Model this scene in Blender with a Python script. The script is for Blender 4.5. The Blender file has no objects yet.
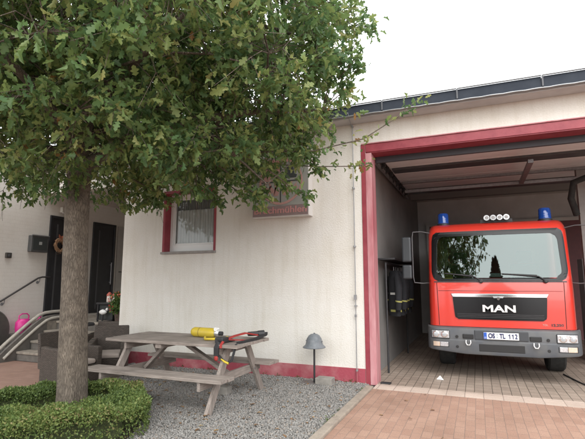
import bpy, bmesh, math, random
import numpy as np
from mathutils import Vector, Matrix
random.seed(7); rng = np.random.default_rng(7)
R = math.radians; PI = math.pi
S = bpy.context.scene; COL = S.collection

# ------------------------------------------------------------------ camera
cd = bpy.data.cameras.new('camera'); cam = bpy.data.objects.new('camera', cd); COL.objects.link(cam)
cam.location = (0, 0, 1.6); cam.rotation_euler = (R(90 + 8.15), R(0), R(22.6))
cd.sensor_fit = 'HORIZONTAL'; cd.sensor_width = 36.0; cd.lens = 440 / 585 * 36.0
cd.clip_start = 0.05; cd.clip_end = 2000
S.camera = cam
# ------------------------------------------------------------------ world (overcast) and sun
SUN_EL, SUN_AZ = 46, 165
w = bpy.data.worlds.new('World'); S.world = w; w.use_nodes = True
nt = w.node_tree; bg = nt.nodes['Background']; bg.inputs['Strength'].default_value = 0.15
sky = nt.nodes.new('ShaderNodeTexSky'); sky.sky_type = 'NISHITA'; sky.sun_disc = False
sky.sun_elevation = R(SUN_EL); sky.sun_rotation = R(SUN_AZ); sky.dust_density = 6; sky.air_density = 1.0; sky.altitude = 100
hs = nt.nodes.new('ShaderNodeHueSaturation'); hs.inputs['Saturation'].default_value = 0.22; hs.inputs['Value'].default_value = 1.0
nt.links.new(sky.outputs[0], hs.inputs['Color'])
# an even cloud deck mixed over the clear-sky colour
tc = nt.nodes.new('ShaderNodeTexCoord'); cn = nt.nodes.new('ShaderNodeTexNoise'); cn.inputs['Scale'].default_value = 2.2
cn.inputs['Detail'].default_value = 5; nt.links.new(tc.outputs['Generated'], cn.inputs['Vector'])
cr = nt.nodes.new('ShaderNodeValToRGB'); cr.color_ramp.elements[0].position = 0.3; cr.color_ramp.elements[1].position = 0.75
cr.color_ramp.elements[0].color = (5.6, 5.8, 6.0, 1); cr.color_ramp.elements[1].color = (6.6, 6.7, 6.8, 1)
nt.links.new(cn.outputs['Fac'], cr.inputs[0])
mx = nt.nodes.new('ShaderNodeMixRGB'); mx.inputs[0].default_value = 0.82
nt.links.new(hs.outputs[0], mx.inputs[1]); nt.links.new(cr.outputs[0], mx.inputs[2]); nt.links.new(mx.outputs[0], bg.inputs['Color'])
sl = bpy.data.lights.new('sun', 'SUN'); sl.energy = 1.5; sl.angle = R(90); sl.color = (1, .97, .93)
so = bpy.data.objects.new('sun', sl); COL.objects.link(so)
az = R(SUN_AZ); el = R(SUN_EL)
sd = Vector((math.sin(az) * math.cos(el), math.cos(az) * math.cos(el), math.sin(el)))
so.rotation_euler = (-sd).to_track_quat('-Z', 'Y').to_euler()
S.view_settings.view_transform = 'Standard'; S.view_settings.look = 'None'
S.view_settings.exposure = 1.38; S.view_settings.gamma = 1; S.view_settings.use_curve_mapping = False
S.cycles.max_bounces = 8; S.cycles.transparent_max_bounces = 12

# ------------------------------------------------------------------ helpers
MATS = {}
def mat(name, c1, c2=None, scale=8, rough=.7, metal=0, bump=0, bscale=60, coat=0, detail=4, spec=.5, island=None, stretch=None, lo=.35, hi=.65, bdist=.01):
    if name in MATS: return MATS[name]
    m = bpy.data.materials.new(name); m.use_nodes = True; t = m.node_tree; n = t.nodes; p = n['Principled BSDF']
    p.inputs['Roughness'].default_value = rough; p.inputs['Metallic'].default_value = metal
    p.inputs['Coat Weight'].default_value = coat; p.inputs['Specular IOR Level'].default_value = spec
    p.inputs['Coat Roughness'].default_value = .06
    p.inputs['Base Color'].default_value = (*c1, 1)
    vec = None
    if c2 or bump:
        tcn = n.new('ShaderNodeTexCoord'); mp = n.new('ShaderNodeMapping')
        if stretch: mp.inputs['Scale'].default_value = stretch
        t.links.new(tcn.outputs['Object'], mp.inputs[0]); vec = mp.outputs[0]
    if island:
        g = n.new('ShaderNodeNewGeometry'); rp = n.new('ShaderNodeValToRGB'); e = rp.color_ramp.elements
        while len(e) < len(island): e.new(.5)
        for i, (pos, c) in enumerate(island): e[i].position = pos; e[i].color = (*c, 1)
        t.links.new(g.outputs['Random Per Island'], rp.inputs[0]); t.links.new(rp.outputs[0], p.inputs['Base Color'])
    elif c2:
        ns = n.new('ShaderNodeTexNoise'); ns.inputs['Scale'].default_value = scale; ns.inputs['Detail'].default_value = detail
        ns.inputs['Roughness'].default_value = .6
        t.links.new(vec, ns.inputs['Vector'])
        rp = n.new('ShaderNodeValToRGB'); rp.color_ramp.elements[0].position = lo; rp.color_ramp.elements[1].position = hi
        rp.color_ramp.elements[0].color = (*c1, 1); rp.color_ramp.elements[1].color = (*c2, 1)
        t.links.new(ns.outputs['Fac'], rp.inputs[0]); t.links.new(rp.outputs[0], p.inputs['Base Color'])
    if bump:
        nb = n.new('ShaderNodeTexNoise'); nb.inputs['Scale'].default_value = bscale; nb.inputs['Detail'].default_value = 4
        t.links.new(vec, nb.inputs['Vector'])
        b = n.new('ShaderNodeBump'); b.inputs['Strength'].default_value = bump; b.inputs['Distance'].default_value = bdist
        t.links.new(nb.outputs['Fac'], b.inputs['Height']); t.links.new(b.outputs[0], p.inputs['Normal'])
    MATS[name] = m; return m

def brickmat(name, cols, mortar, bw, bh, msize, plane='xz', rough=.85, bump=.5, offset=.5, freq=2, noise=.0, dirt=None, nscale=40, mortbump=True, streak=None, joint=-1.0, squash=1, rot=0):
    """masonry / paving: brick texture in the object's own metres; cols = two brick colours"""
    m = bpy.data.materials.new(name); m.use_nodes = True; t = m.node_tree; n = t.nodes; p = n['Principled BSDF']
    p.inputs['Roughness'].default_value = rough
    tcn = n.new('ShaderNodeTexCoord'); sp = n.new('ShaderNodeSeparateXYZ'); cb = n.new('ShaderNodeCombineXYZ')
    t.links.new(tcn.outputs['Object'], sp.inputs[0])
    a, b_ = {'xz': (0, 2), 'yz': (1, 2), 'xy': (0, 1), 'yx': (1, 0)}[plane]
    t.links.new(sp.outputs[a], cb.inputs[0]); t.links.new(sp.outputs[b_], cb.inputs[1])
    # slight wobble so that the joints are not ruler-straight
    wn = n.new('ShaderNodeTexNoise'); wn.inputs['Scale'].default_value = 6; t.links.new(tcn.outputs['Object'], wn.inputs['Vector'])
    vm = n.new('ShaderNodeVectorMath'); vm.operation = 'MULTIPLY_ADD'; vm.inputs[1].default_value = (.012, .012, 0)
    t.links.new(wn.outputs['Color'], vm.inputs[0]); t.links.new(cb.outputs[0], vm.inputs[2])
    br = n.new('ShaderNodeTexBrick'); br.inputs['Scale'].default_value = 1; br.inputs['Brick Width'].default_value = bw
    br.inputs['Row Height'].default_value = bh; br.inputs['Mortar Size'].default_value = msize; br.inputs['Mortar Smooth'].default_value = .3
    br.offset = offset; br.offset_frequency = freq; br.inputs['Bias'].default_value = 0
    br.inputs['Color1'].default_value = (*cols[0], 1); br.inputs['Color2'].default_value = (*cols[1], 1); br.inputs['Mortar'].default_value = (*mortar, 1)
    if rot:
        mp = n.new('ShaderNodeMapping'); mp.inputs['Rotation'].default_value = (0, 0, rot); t.links.new(vm.outputs[0], mp.inputs[0]); t.links.new(mp.outputs[0], br.inputs['Vector'])
    else: t.links.new(vm.outputs[0], br.inputs['Vector'])
    out = br.outputs['Color']
    ns = n.new('ShaderNodeTexNoise'); ns.inputs['Scale'].default_value = 1.3; ns.inputs['Detail'].default_value = 8; ns.inputs['Roughness'].default_value = .65
    t.links.new(tcn.outputs['Object'], ns.inputs['Vector'])
    if dirt:
        rp = n.new('ShaderNodeValToRGB'); rp.color_ramp.elements[0].position = .38; rp.color_ramp.elements[1].position = .72
        rp.color_ramp.elements[0].color = (1, 1, 1, 1); rp.color_ramp.elements[1].color = (*dirt, 1)
        t.links.new(ns.outputs['Fac'], rp.inputs[0])
        mm = n.new('ShaderNodeMixRGB'); mm.blend_type = 'MULTIPLY'; mm.inputs[0].default_value = 1
        t.links.new(out, mm.inputs[1]); t.links.new(rp.outputs[0], mm.inputs[2]); out = mm.outputs[0]
    if streak:
        mp2 = n.new('ShaderNodeMapping'); mp2.inputs['Scale'].default_value = (5,5,.35); t.links.new(tcn.outputs['Object'], mp2.inputs[0])
        s2 = n.new('ShaderNodeTexNoise'); s2.inputs['Scale'].default_value = 1.6; s2.inputs['Detail'].default_value = 7; s2.inputs['Roughness'].default_value = .7; t.links.new(mp2.outputs[0], s2.inputs['Vector'])
        r2 = n.new('ShaderNodeValToRGB'); r2.color_ramp.elements[0].position = .48; r2.color_ramp.elements[1].position = .78; r2.color_ramp.elements[0].color = (1,1,1,1); r2.color_ramp.elements[1].color = (*streak,1)
        t.links.new(s2.outputs['Fac'], r2.inputs[0]); mm2 = n.new('ShaderNodeMixRGB'); mm2.blend_type = 'MULTIPLY'; mm2.inputs[0].default_value = 1
        t.links.new(out, mm2.inputs[1]); t.links.new(r2.outputs[0], mm2.inputs[2]); out = mm2.outputs[0]
    fn = n.new('ShaderNodeTexNoise'); fn.inputs['Scale'].default_value = nscale; fn.inputs['Detail'].default_value = 6
    t.links.new(tcn.outputs['Object'], fn.inputs['Vector'])
    m2 = n.new('ShaderNodeMixRGB'); m2.blend_type = 'OVERLAY'; m2.inputs[0].default_value = noise
    t.links.new(out, m2.inputs[1]); t.links.new(fn.outputs['Fac'], m2.inputs[2])
    t.links.new(m2.outputs[0], p.inputs['Base Color'])
    ad = n.new('ShaderNodeMath'); ad.operation = 'MULTIPLY_ADD'; ad.inputs[1].default_value = joint
    t.links.new(br.outputs['Fac'], ad.inputs[0]); t.links.new(fn.outputs['Fac'], ad.inputs[2])
    bp = n.new('ShaderNodeBump'); bp.inputs['Strength'].default_value = bump; bp.inputs['Distance'].default_value = .006
    t.links.new(ad.outputs[0], bp.inputs['Height']); t.links.new(bp.outputs[0], p.inputs['Normal'])
    MATS[name] = m; return m

OFF = {}
class MB:
    def __init__(s): s.v = []; s.f = []
    def add(s, vs, fs):
        k = len(s.v); s.v += [tuple(v) for v in vs]; s.f += [tuple(i + k for i in f) for f in fs]; return s
    def box(s, x0, x1, y0, y1, z0, z1):
        return s.add([(x0,y0,z0),(x1,y0,z0),(x1,y1,z0),(x0,y1,z0),(x0,y0,z1),(x1,y0,z1),(x1,y1,z1),(x0,y1,z1)],
                     [(0,3,2,1),(4,5,6,7),(0,1,5,4),(1,2,6,5),(2,3,7,6),(3,0,4,7)])
    def bar(s, a, b, w_, h_, up=(0,0,1)):
        """a square bar from a to b, w_ wide, h_ along 'up'"""
        a = Vector(a); b = Vector(b); d = (b - a).normalized(); u = Vector(up); r = d.cross(u).normalized(); u = r.cross(d).normalized()
        vs = [p + r * (i * w_ / 2) + u * (j * h_ / 2) for p in (a, b) for i, j in ((-1,-1),(1,-1),(1,1),(-1,1))]
        return s.add(vs, [(0,1,2,3)[::-1],(4,5,6,7),(0,1,5,4),(1,2,6,5),(2,3,7,6),(3,0,4,7)])
    def tube(s, pts, rad, n=10, cap=True, ry=None):
        pts = [Vector(p) for p in pts]; rad = rad if isinstance(rad, (list, tuple)) else [rad] * len(pts)
        rings = []; ref = None
        for i, p in enumerate(pts):
            d = (pts[min(i+1, len(pts)-1)] - pts[max(i-1, 0)]).normalized()
            if ref is None:
                ref = Vector((0,0,1)) if abs(d.z) < .9 else Vector((1,0,0))
            r = d.cross(ref).normalized(); ref = r.cross(d).normalized()
            rings.append([p + (r * math.cos(a) + ref * math.sin(a)) * rad[i] for a in [2*PI*k/n for k in range(n)]])
        vs = [q for rg in rings for q in rg]
        fs = [(i*n+k, i*n+(k+1)%n, (i+1)*n+(k+1)%n, (i+1)*n+k) for i in range(len(pts)-1) for k in range(n)]
        if cap: fs += [tuple(range(n))[::-1], tuple((len(pts)-1)*n+k for k in range(n))]
        return s.add(vs, fs)
    def lathe(s, c, prof, n=24, axis='z', sx=1, sy=1):
        """prof = [(radius, height)]"""
        vs = []
        for r, h in prof:
            for k in range(n):
                a = 2*PI*k/n; x, y, z = r*math.cos(a)*sx, r*math.sin(a)*sy, h
                if axis == 'y': x, y, z = x, h, y
                if axis == 'x': x, y, z = h, x, y
                vs.append((c[0]+x, c[1]+y, c[2]+z))
        fs = [(i*n+k, i*n+(k+1)%n, (i+1)*n+(k+1)%n, (i+1)*n+k) for i in range(len(prof)-1) for k in range(n)]
        fs += [tuple(range(n))[::-1], tuple((len(prof)-1)*n+k for k in range(n))]
        return s.add(vs, fs)
    def prism(s, poly, axis, a, b):
        """poly: 2-d outline extruded along axis from a to b"""
        def P(p, t): return {'x': (t, p[0], p[1]), 'y': (p[0], t, p[1]), 'z': (p[0], p[1], t)}[axis]
        n = len(poly)
        return s.add([P(p, a) for p in poly] + [P(p, b) for p in poly],
                     [tuple(range(n))[::-1], tuple(range(n, 2*n))] + [(i, (i+1)%n, n+(i+1)%n, n+i) for i in range(n)])
    def grid(s, fn, nu, nv, th=None):
        """fn(u,v)->point (and thickness vector th) on a grid; closed sheet when th given"""
        P = [[Vector(fn(i/nu, j/nv)) for i in range(nu+1)] for j in range(nv+1)]
        vs = [p for r in P for p in r]; W = nu+1; fs = [(j*W+i, j*W+i+1, (j+1)*W+i+1, (j+1)*W+i) for j in range(nv) for i in range(nu)]
        if th is not None:
            K = len(vs); vs += [p + Vector(th) for p in vs]; fs += [tuple(K+i for i in f)[::-1] for f in fs]
            ring = [i for i in range(W)] + [j*W+nu for j in range(1, nv+1)] + [nv*W+i for i in range(nu-1, -1, -1)] + [j*W for j in range(nv-1, 0, -1)]
            fs += [(ring[i], ring[i-1], K+ring[i-1], K+ring[i]) for i in range(len(ring))]
        return s.add(vs, fs)
    def build(s, name, m, parent=None, bev=0, smooth=False, fix=True, seg=2, ang=35):
        me = bpy.data.meshes.new(name)
        off = OFF.get(parent.name, Vector((0,0,0))) if parent else Vector((0,0,0))
        me.from_pydata([(v[0]-off.x, v[1]-off.y, v[2]-off.z) for v in s.v], [], s.f)
        if fix:
            bm = bmesh.new(); bm.from_mesh(me); bmesh.ops.recalc_face_normals(bm, faces=bm.faces); bm.to_mesh(me); bm.free()
        me.materials.append(m); o = bpy.data.objects.new(name, me); COL.objects.link(o)
        if parent: o.parent = parent; OFF[o.name] = off
        if smooth:
            me.polygons.foreach_set('use_smooth', [True]*len(me.polygons)); me.set_sharp_from_angle(angle=R(ang))
        if bev:
            b = o.modifiers.new('bevel', 'BEVEL'); b.width = bev; b.segments = seg; b.limit_method = 'ANGLE'; b.angle_limit = R(40)
        return o

def npmesh(name, V, F, m, parent=None):
    """V (n,3) array, F list of index arrays all of one length per block"""
    me = bpy.data.meshes.new(name); off = OFF.get(parent.name, Vector((0,0,0))) if parent else Vector((0,0,0))
    V = V - np.array([off.x, off.y, off.z]); me.vertices.add(len(V)); me.vertices.foreach_set('co', V.astype(np.float32).ravel())
    tot = sum(f.size for f in F); me.loops.add(tot); me.loops.foreach_set('vertex_index', np.concatenate([f.ravel() for f in F]).astype(np.int32))
    cnt = np.concatenate([np.full(len(f), f.shape[1]) for f in F]); st = np.concatenate([[0], np.cumsum(cnt)[:-1]])
    me.polygons.add(len(cnt)); me.polygons.foreach_set('loop_start', st.astype(np.int32)); me.polygons.foreach_set('loop_total', cnt.astype(np.int32))
    me.update(calc_edges=True); me.validate(); me.materials.append(m)
    o = bpy.data.objects.new(name, me); COL.objects.link(o)
    if parent: o.parent = parent; OFF[o.name] = off
    return o

def tag(o, label, cat, group=None, kind=None):
    if label: o['label'] = label
    if cat: o['category'] = cat
    if group: o['group'] = group
    if kind: o['kind'] = kind
    return o
def thing(name, label, cat, loc=(0,0,0), group=None):
    o = bpy.data.objects.new(name, None); o.empty_display_size = .1; COL.objects.link(o); o.location = loc
    OFF[o.name] = Vector(loc); return tag(o, label, cat, group)
def struct(name, mb, m, **k): return tag(mb.build(name, m, **k), None, None, None, 'structure')
def copy_tree(o, parent=None):
    c = o.copy(); COL.objects.link(c); c.parent = parent
    for ch in [x for x in list(COL.objects) if x.parent == o]: copy_tree(ch, c)
    return c
def text(name, body, size, m, parent, org, xdir, up, depth=.004, wide=None, align='CENTER', bold=0):
    """lettering as a mesh: org = anchor (world), xdir/up = directions"""
    cu = bpy.data.curves.new('t', 'FONT'); cu.body = body; cu.size = size; cu.extrude = depth/2; cu.align_x = align; cu.align_y = 'CENTER'; cu.offset = bold
    to = bpy.data.objects.new('t', cu); COL.objects.link(to); dg = bpy.context.evaluated_depsgraph_get(); dg.update()
    me = bpy.data.meshes.new_from_object(to.evaluated_get(dg)); bpy.data.objects.remove(to); me.name = name
    xs = [v.co.x for v in me.vertices]; W = max(xs) - min(xs); sx = wide / W if wide else 1
    if wide and align == 'LEFT': pass
    X = Vector(xdir).normalized(); U = Vector(up).normalized(); N = X.cross(U); off = OFF.get(parent.name, Vector((0,0,0)))
    for v in me.vertices: v.co = Vector(org) + X * v.co.x * sx + U * v.co.y + N * v.co.z - off
    me.materials.clear(); me.materials.append(m); o = bpy.data.objects.new(name, me); COL.objects.link(o); o.parent = parent; OFF[o.name] = off
    return o

# ------------------------------------------------------------------ materials
wallm = brickmat('painted_wall', ((.71,.69,.65),(.71,.69,.65)), (.71,.69,.65), .31, .075, .02, 'xz', rough=.94, bump=1.0, noise=.16, dirt=(.92,.90,.86), streak=(.89,.875,.84), nscale=42, joint=0)
wally = brickmat('painted_brick', ((.72,.69,.65),(.71,.68,.64)), (.685,.655,.615), .25, .083, .007, 'yz', rough=.85, bump=.5, noise=.12, dirt=(.90,.88,.86), nscale=38, joint=-.25)
ceilm = mat('porch_plaster', (.55,.49,.45), (.50,.45,.41), scale=3, rough=.9, bump=.2, bscale=80)
redm = mat('red_trim_paint', (.22,.024,.04), (.29,.045,.06), scale=5, rough=.5, bump=.15, bscale=40)
pinkm = mat('pink_red_paint', (.38,.11,.13), (.52,.27,.285), scale=1.6, rough=.6, bump=.15, bscale=40, stretch=(3,3,.6))  # upright-stretched noise running from dull red to pale pink
plinm = mat('worn_plinth_paint', (.34,.06,.085), (.50,.25,.25), scale=2.4, rough=.8, bump=.5, bscale=40, lo=.45, hi=.8, detail=8)
slate = mat('slate_sheet', (.012,.017,.027), (.02,.026,.037), scale=4, rough=.7, spec=.25)
zinc = mat('zinc_edge', (.26,.27,.28), (.32,.325,.33), scale=10, rough=.45, metal=.5)
soff = mat('soffit_board', (.40,.40,.41), (.46,.46,.46), scale=3, rough=.8)
white = mat('white_pvc', (.75,.75,.74), rough=.35)
curtm = mat('net_curtain', (.86,.86,.85), (.80,.80,.79), scale=2, rough=.95)
darkm = mat('dark_interior_wall', (.58,.57,.56), (.50,.49,.48), scale=1.5, rough=.9)
inwall = mat('garage_plaster', (.56,.53,.50), (.50,.475,.45), scale=1.2, rough=.9, bump=.15)
gdoor = mat('door_panel_sheet', (.78,.79,.80), (.74,.75,.76), scale=2, rough=.55)
gdark = mat('door_glazing_dark', (.07,.07,.075), rough=.3)
steel = mat('galvanised_steel', (.25,.25,.26), (.33,.33,.34), scale=20, rough=.5, metal=.7)
blackm = mat('black_plastic', (.018,.018,.02), (.03,.03,.033), scale=15, rough=.5)
rubber = mat('tyre_rubber', (.014,.014,.014), (.03,.03,.028), scale=12, rough=.85)
doorm = mat('anthracite_door', (.018,.018,.021), (.024,.024,.028), scale=6, rough=.4)
conc = mat('concrete', (.30,.28,.25), (.22,.205,.185), scale=9, rough=.95, bump=.5, bscale=50)
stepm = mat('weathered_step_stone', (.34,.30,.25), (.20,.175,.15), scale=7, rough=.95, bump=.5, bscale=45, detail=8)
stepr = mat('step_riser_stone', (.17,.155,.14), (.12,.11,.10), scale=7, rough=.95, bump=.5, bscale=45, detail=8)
copm = mat('pale_cheek_coping', (.44,.41,.36), (.36,.33,.29), scale=9, rough=.8, bump=.25)
pavem = brickmat('red_pavers', ((.37,.235,.175),(.315,.19,.14)), (.25,.17,.135), .205, .105, .005, 'yx', rough=.92, bump=.4, noise=.40, dirt=(.74,.72,.70), nscale=70)
pavel = brickmat('red_pavers_entrance', ((.33,.21,.165),(.29,.18,.14)), (.23,.16,.135), .205, .105, .004, 'xy', rough=.92, bump=.4, noise=.3, dirt=(.82,.78,.76), nscale=70)
tilem = brickmat('garage_tiles', ((.38,.31,.255),(.31,.25,.205)), (.13,.105,.085), .125, .2, .006, 'xy', rough=.6, bump=.4, offset=0, noise=.25, dirt=(.72,.70,.68), nscale=60)
threshm = brickmat('threshold_stones', ((.56,.46,.39),(.48,.39,.33)), (.34,.27,.23), .25, .4, .007, 'xy', rough=.85, bump=.4, offset=0, noise=.25, dirt=(.8,.78,.76), nscale=60)
asph = mat('asphalt', (.06,.06,.06), (.085,.083,.08), scale=4, rough=.95, bump=.4, bscale=120)
gravbase = mat('gravel_bed', (.13,.125,.12), (.26,.25,.24), scale=55, rough=1, bump=.9, bscale=60, bdist=.02, detail=8)
soil = mat('dark_soil', (.05,.038,.028), (.085,.065,.045), scale=14, rough=1, bump=.8, bscale=40, bdist=.02)
stone_i = mat('gravel_stones', (.3,.3,.3), rough=.9, bump=.3, bscale=90, island=[(0,(.15,.145,.135)),(.25,(.20,.193,.182)),(.55,(.24,.232,.22)),(.85,(.29,.28,.265)),(1,(.25,.20,.16))])

def woodmat(name, a, b, axis='x'):
    m = bpy.data.materials.new(name); m.use_nodes = True; t = m.node_tree; n = t.nodes; p = n['Principled BSDF']; p.inputs['Roughness'].default_value = .85
    tcn = n.new('ShaderNodeTexCoord'); mp = n.new('ShaderNodeMapping'); mp.inputs['Scale'].default_value = {'x': (1.2,16,16), 'z': (16,16,1.2), 'y': (16,1.2,16)}[axis]
    t.links.new(tcn.outputs['Object'], mp.inputs[0])
    ns = n.new('ShaderNodeTexNoise'); ns.inputs['Scale'].default_value = 3; ns.inputs['Detail'].default_value = 8; ns.inputs['Roughness'].default_value = .7; t.links.new(mp.outputs[0], ns.inputs['Vector'])
    rp = n.new('ShaderNodeValToRGB'); e = rp.color_ramp.elements; e[0].position = .3; e[1].position = .7; e[0].color = (*a,1); e[1].color = (*b,1)
    t.links.new(ns.outputs['Fac'], rp.inputs[0])
    n2 = n.new('ShaderNodeTexNoise'); n2.inputs['Scale'].default_value = 2.5; n2.inputs['Detail'].default_value = 5; t.links.new(tcn.outputs['Object'], n2.inputs['Vector'])
    mm = n.new('ShaderNodeMixRGB'); mm.blend_type = 'OVERLAY'; mm.inputs[0].default_value = .55; t.links.new(rp.outputs[0], mm.inputs[1]); t.links.new(n2.outputs['Fac'], mm.inputs[2])
    t.links.new(mm.outputs[0], p.inputs['Base Color'])
    bp = n.new('ShaderNodeBump'); bp.inputs['Strength'].default_value = .5; bp.inputs['Distance'].default_value = .004; t.links.new(ns.outputs['Fac'], bp.inputs['Height']); t.links.new(bp.outputs[0], p.inputs['Normal'])
    return m
wood = woodmat('weathered_wood', (.16,.13,.112), (.35,.305,.27)); woodz = woodmat('weathered_wood_upright', (.18,.15,.13), (.37,.32,.285), 'z'); woody = woodmat('weathered_wood_cross', (.16,.13,.112), (.34,.295,.262), 'y')

# ------------------------------------------------------------------ ground (structure)
def sheet(poly, z):
    return MB().add([(x, y, z) for x, y in poly], [tuple(range(len(poly)))])
struct('ground', MB().box(-400, 400, -400, 400, -.6, -.03), asph)
struct('gravel_bed', MB().box(-6.55, -1.68, 1.0, 7.26, -.028, -.012), gravbase)
struct('driveway', MB().box(-1.56, 14, -14, 6.93, -.028, 0.0), pavem)
struct('threshold_strip', MB().box(-1.56, 9.4, 6.934, 7.26, -.02, .004), threshm)
struct('garage_floor', MB().box(-1.9, 9.4, 7.264, 15, -.02, .002), tilem)
struct('entrance_pavement', MB().box(-14, -6.55, -3, 6.5, -.028, 0.0), pavel)
struct('front_pavement', MB().box(-6.55, -1.56, -14, 0.998, -.028, -.002), pavel)
kb = MB(); y = 1.0
while y < 6.9:
    kb.box(-1.675 + random.uniform(-.002,.002), -1.564, y, min(y + .996, 7.1), -.03, .035 + random.uniform(-.004,.004)); y += 1.0
struct('kerb', kb, mat('kerb_stone', (.34,.29,.235), (.24,.20,.165), scale=6, rough=.95, bump=.5, bscale=50), bev=.012)

# ------------------------------------------------------------------ fire station
Yf = 7.26
fs = thing('fire_station', 'single-storey white painted fire station with red trim and open garage bay', 'building', (-4, Yf, 0))
f = MB(); T = .30; H = 4.36
def wb(x0, x1, z0, z1): f.box(x0, x1, Yf, Yf+T, z0, z1)
WX0, WX1, WZ0, WZ1 = -5.86, -4.67, 2.20, 3.42
wb(-6.93, WX0, -.1, H); wb(WX0, WX1, -.1, WZ0); wb(WX0, WX1, WZ1, H); wb(WX1, -1.66, -.1, H)
wb(-9.5, -6.93, 3.70, H); wb(-1.66, 9.4, 3.90, H); wb(8.4, 9.4, -.1, 3.90)  # opening and bay widened beyond the view at right to bring more light inside
f.build('facade_wall', wallm, fs)
MB().box(-9.8, -9.5, 2.5, 10.6, -.1, H).build('entrance_side_wall', wally, fs)
MB().box(-14, -9.8, 2.5, 2.8, -.1, H).build('wing_front_wall', wallm, fs)
MB().box(-9.5, -6.93, 10.4, 10.6, -.1, 3.70).build('porch_back_wall', wallm, fs)
MB().box(-6.93, -6.73, Yf+T, 10.6, -.1, 3.7).build('porch_right_wall', wally, fs)
MB().box(-9.5, -6.73, Yf+T, 10.6, 3.72, 3.85).build('porch_ceiling', ceilm, fs)
pl = MB(); pl.box(-6.93, -1.745, Yf-.012, Yf, -.1, .22); pl.build('red_plinth', plinm, fs)
# roof, with sheet edge and row of dark panels standing proud of it
MB().box(-14, 9.6, 7.0, 15.4, 4.37, 4.50).build('roof', slate, fs)
MB().box(-14, -9.42, 2.3, 7.0, 4.37, 4.50).build('wing_roof', slate, fs)
MB().box(-9.42, 9.6, 6.97, 7.255, 4.345, 4.368).build('soffit', soff, fs)
cg = MB(); cg.grid(lambda u, v: (-9.4 + 19.0*u, 6.90 + .12*v, 4.362 + .006*abs(math.sin(PI*19.0*u/.30))), 950, 1, (0,0,.012)); cg.build('corrugated_sheet', zinc, fs, smooth=True)
x = -9.4; 
while x < 9.0:
    pn = MB().add([(x+.006,6.93,4.385),(x+1.15,6.93,4.385),(x+1.15,6.96,4.565),(x+.006,6.96,4.565),(x+.006,8.6,4.56),(x+1.15,8.6,4.56),(x+1.15,8.6,4.80),(x+.006,8.6,4.80)],
       [(0,1,2,3),(4,7,6,5),(3,2,6,7),(0,4,5,1),(0,3,7,4),(1,5,6,2)]).build('roof_panel', slate, fs, bev=.004)
    MB().box(x+.006, x+1.15, 6.93, 6.955, 4.567, 4.580).build('panel_frame', mat('frame_grey', (.16,.165,.17), rough=.6), pn)
    MB().box(x-.008, x+.014, 6.915, 6.928, 4.40, 4.56).build('panel_clamp', mat('clamp_grey', (.08,.085,.095), rough=.6), pn)
    x += 1.158
# red frame round the garage opening
fr = MB(); fr.box(-1.74, -1.665, Yf-.012, Yf+.02, -.05, 3.955); fr.box(-1.66, 9.4, Yf-.012, Yf+.0, 3.815, 3.955); fr.build('garage_door_frame', redm, fs, bev=.004)
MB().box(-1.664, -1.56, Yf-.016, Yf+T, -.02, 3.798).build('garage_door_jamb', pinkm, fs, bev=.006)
MB().box(-1.66, 9.4, Yf+.002, Yf+T, 3.80, 3.898).build('garage_lintel_soffit', redm, fs)
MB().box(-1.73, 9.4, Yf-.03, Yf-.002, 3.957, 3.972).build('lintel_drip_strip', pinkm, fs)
# window: red reveal, white frame, curtain
rv = MB(); D = .25
rv.box(WX0, WX0+.012, Yf-.004, Yf+D, WZ0, WZ1); rv.box(WX1-.012, WX1, Yf-.004, Yf+D, WZ0, WZ1); rv.box(WX0+.012, WX1-.012, Yf-.004, Yf+D, WZ1-.012, WZ1)
rv.box(WX0-.04, WX0, Yf-.008, Yf-.001, WZ0, WZ1+.045); rv.box(WX1, WX1+.04, Yf-.008, Yf-.001, WZ0, WZ1+.045); rv.box(WX0, WX1, Yf-.008, Yf-.0045, WZ1+.001, WZ1+.045)
wn = MB(); a, b, z0, z1 = WX0+.012, WX1-.012, WZ0+.03, WZ1-.012
wn.box(a, a+.075, Yf+.17, Yf+.24, z0, z1); wn.box(b-.075, b, Yf+.17, Yf+.24, z0, z1); wn.box(a+.075, b-.075, Yf+.17, Yf+.24, z1-.08, z1); wn.box(a+.075, b-.075, Yf+.17, Yf+.24, z0, z0+.13)
win = wn.build('window', white, fs, bev=.006)
wi = MB(); c0, c1 = a+.078, b-.078
wi.box(c0, c0+.035, Yf+.19, Yf+.23, z0+.132, z1-.082); wi.box(c1-.035, c1, Yf+.19, Yf+.23, z0+.132, z1-.082); wi.box(c0+.035, c1-.035, Yf+.19, Yf+.23, z1-.115, z1-.082); wi.box(c0+.035, c1-.035, Yf+.19, Yf+.23, z0+.132, z0+.165)
wi.build('sash', white, win, bev=.004)
rv.build('red_reveal', redm, win)
MB().box(WX0-.05, WX1+.05, Yf-.05, Yf+.165, WZ0-.035, WZ0+.012).build('sill', mat('stone_sill', (.30,.28,.26), (.24,.22,.21), scale=12, rough=.8), win, bev=.005)
gm = bpy.data.materials.new('window_glass'); gm.use_nodes = True; t = gm.node_tree; t.nodes.remove(t.nodes['Principled BSDF'])
tr = t.nodes.new('ShaderNodeBsdfTransparent'); gl = t.nodes.new('ShaderNodeBsdfGlossy'); gl.inputs['Roughness'].default_value = .02; ms = t.nodes.new('ShaderNodeMixShader'); ly = t.nodes.new('ShaderNodeFresnel'); ly.inputs[0].default_value = 1.35
ad = t.nodes.new('ShaderNodeMath'); ad.operation = 'ADD'; ad.inputs[1].default_value = .0; t.links.new(ly.outputs[0], ad.inputs[0]); tr.inputs[0].default_value = (.9,.92,.92,1)
t.links.new(ad.outputs[0], ms.inputs[0]); t.links.new(tr.outputs[0], ms.inputs[1]); t.links.new(gl.outputs[0], ms.inputs[2]); t.links.new(ms.outputs[0], t.nodes['Material Output'].inputs[0])
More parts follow.
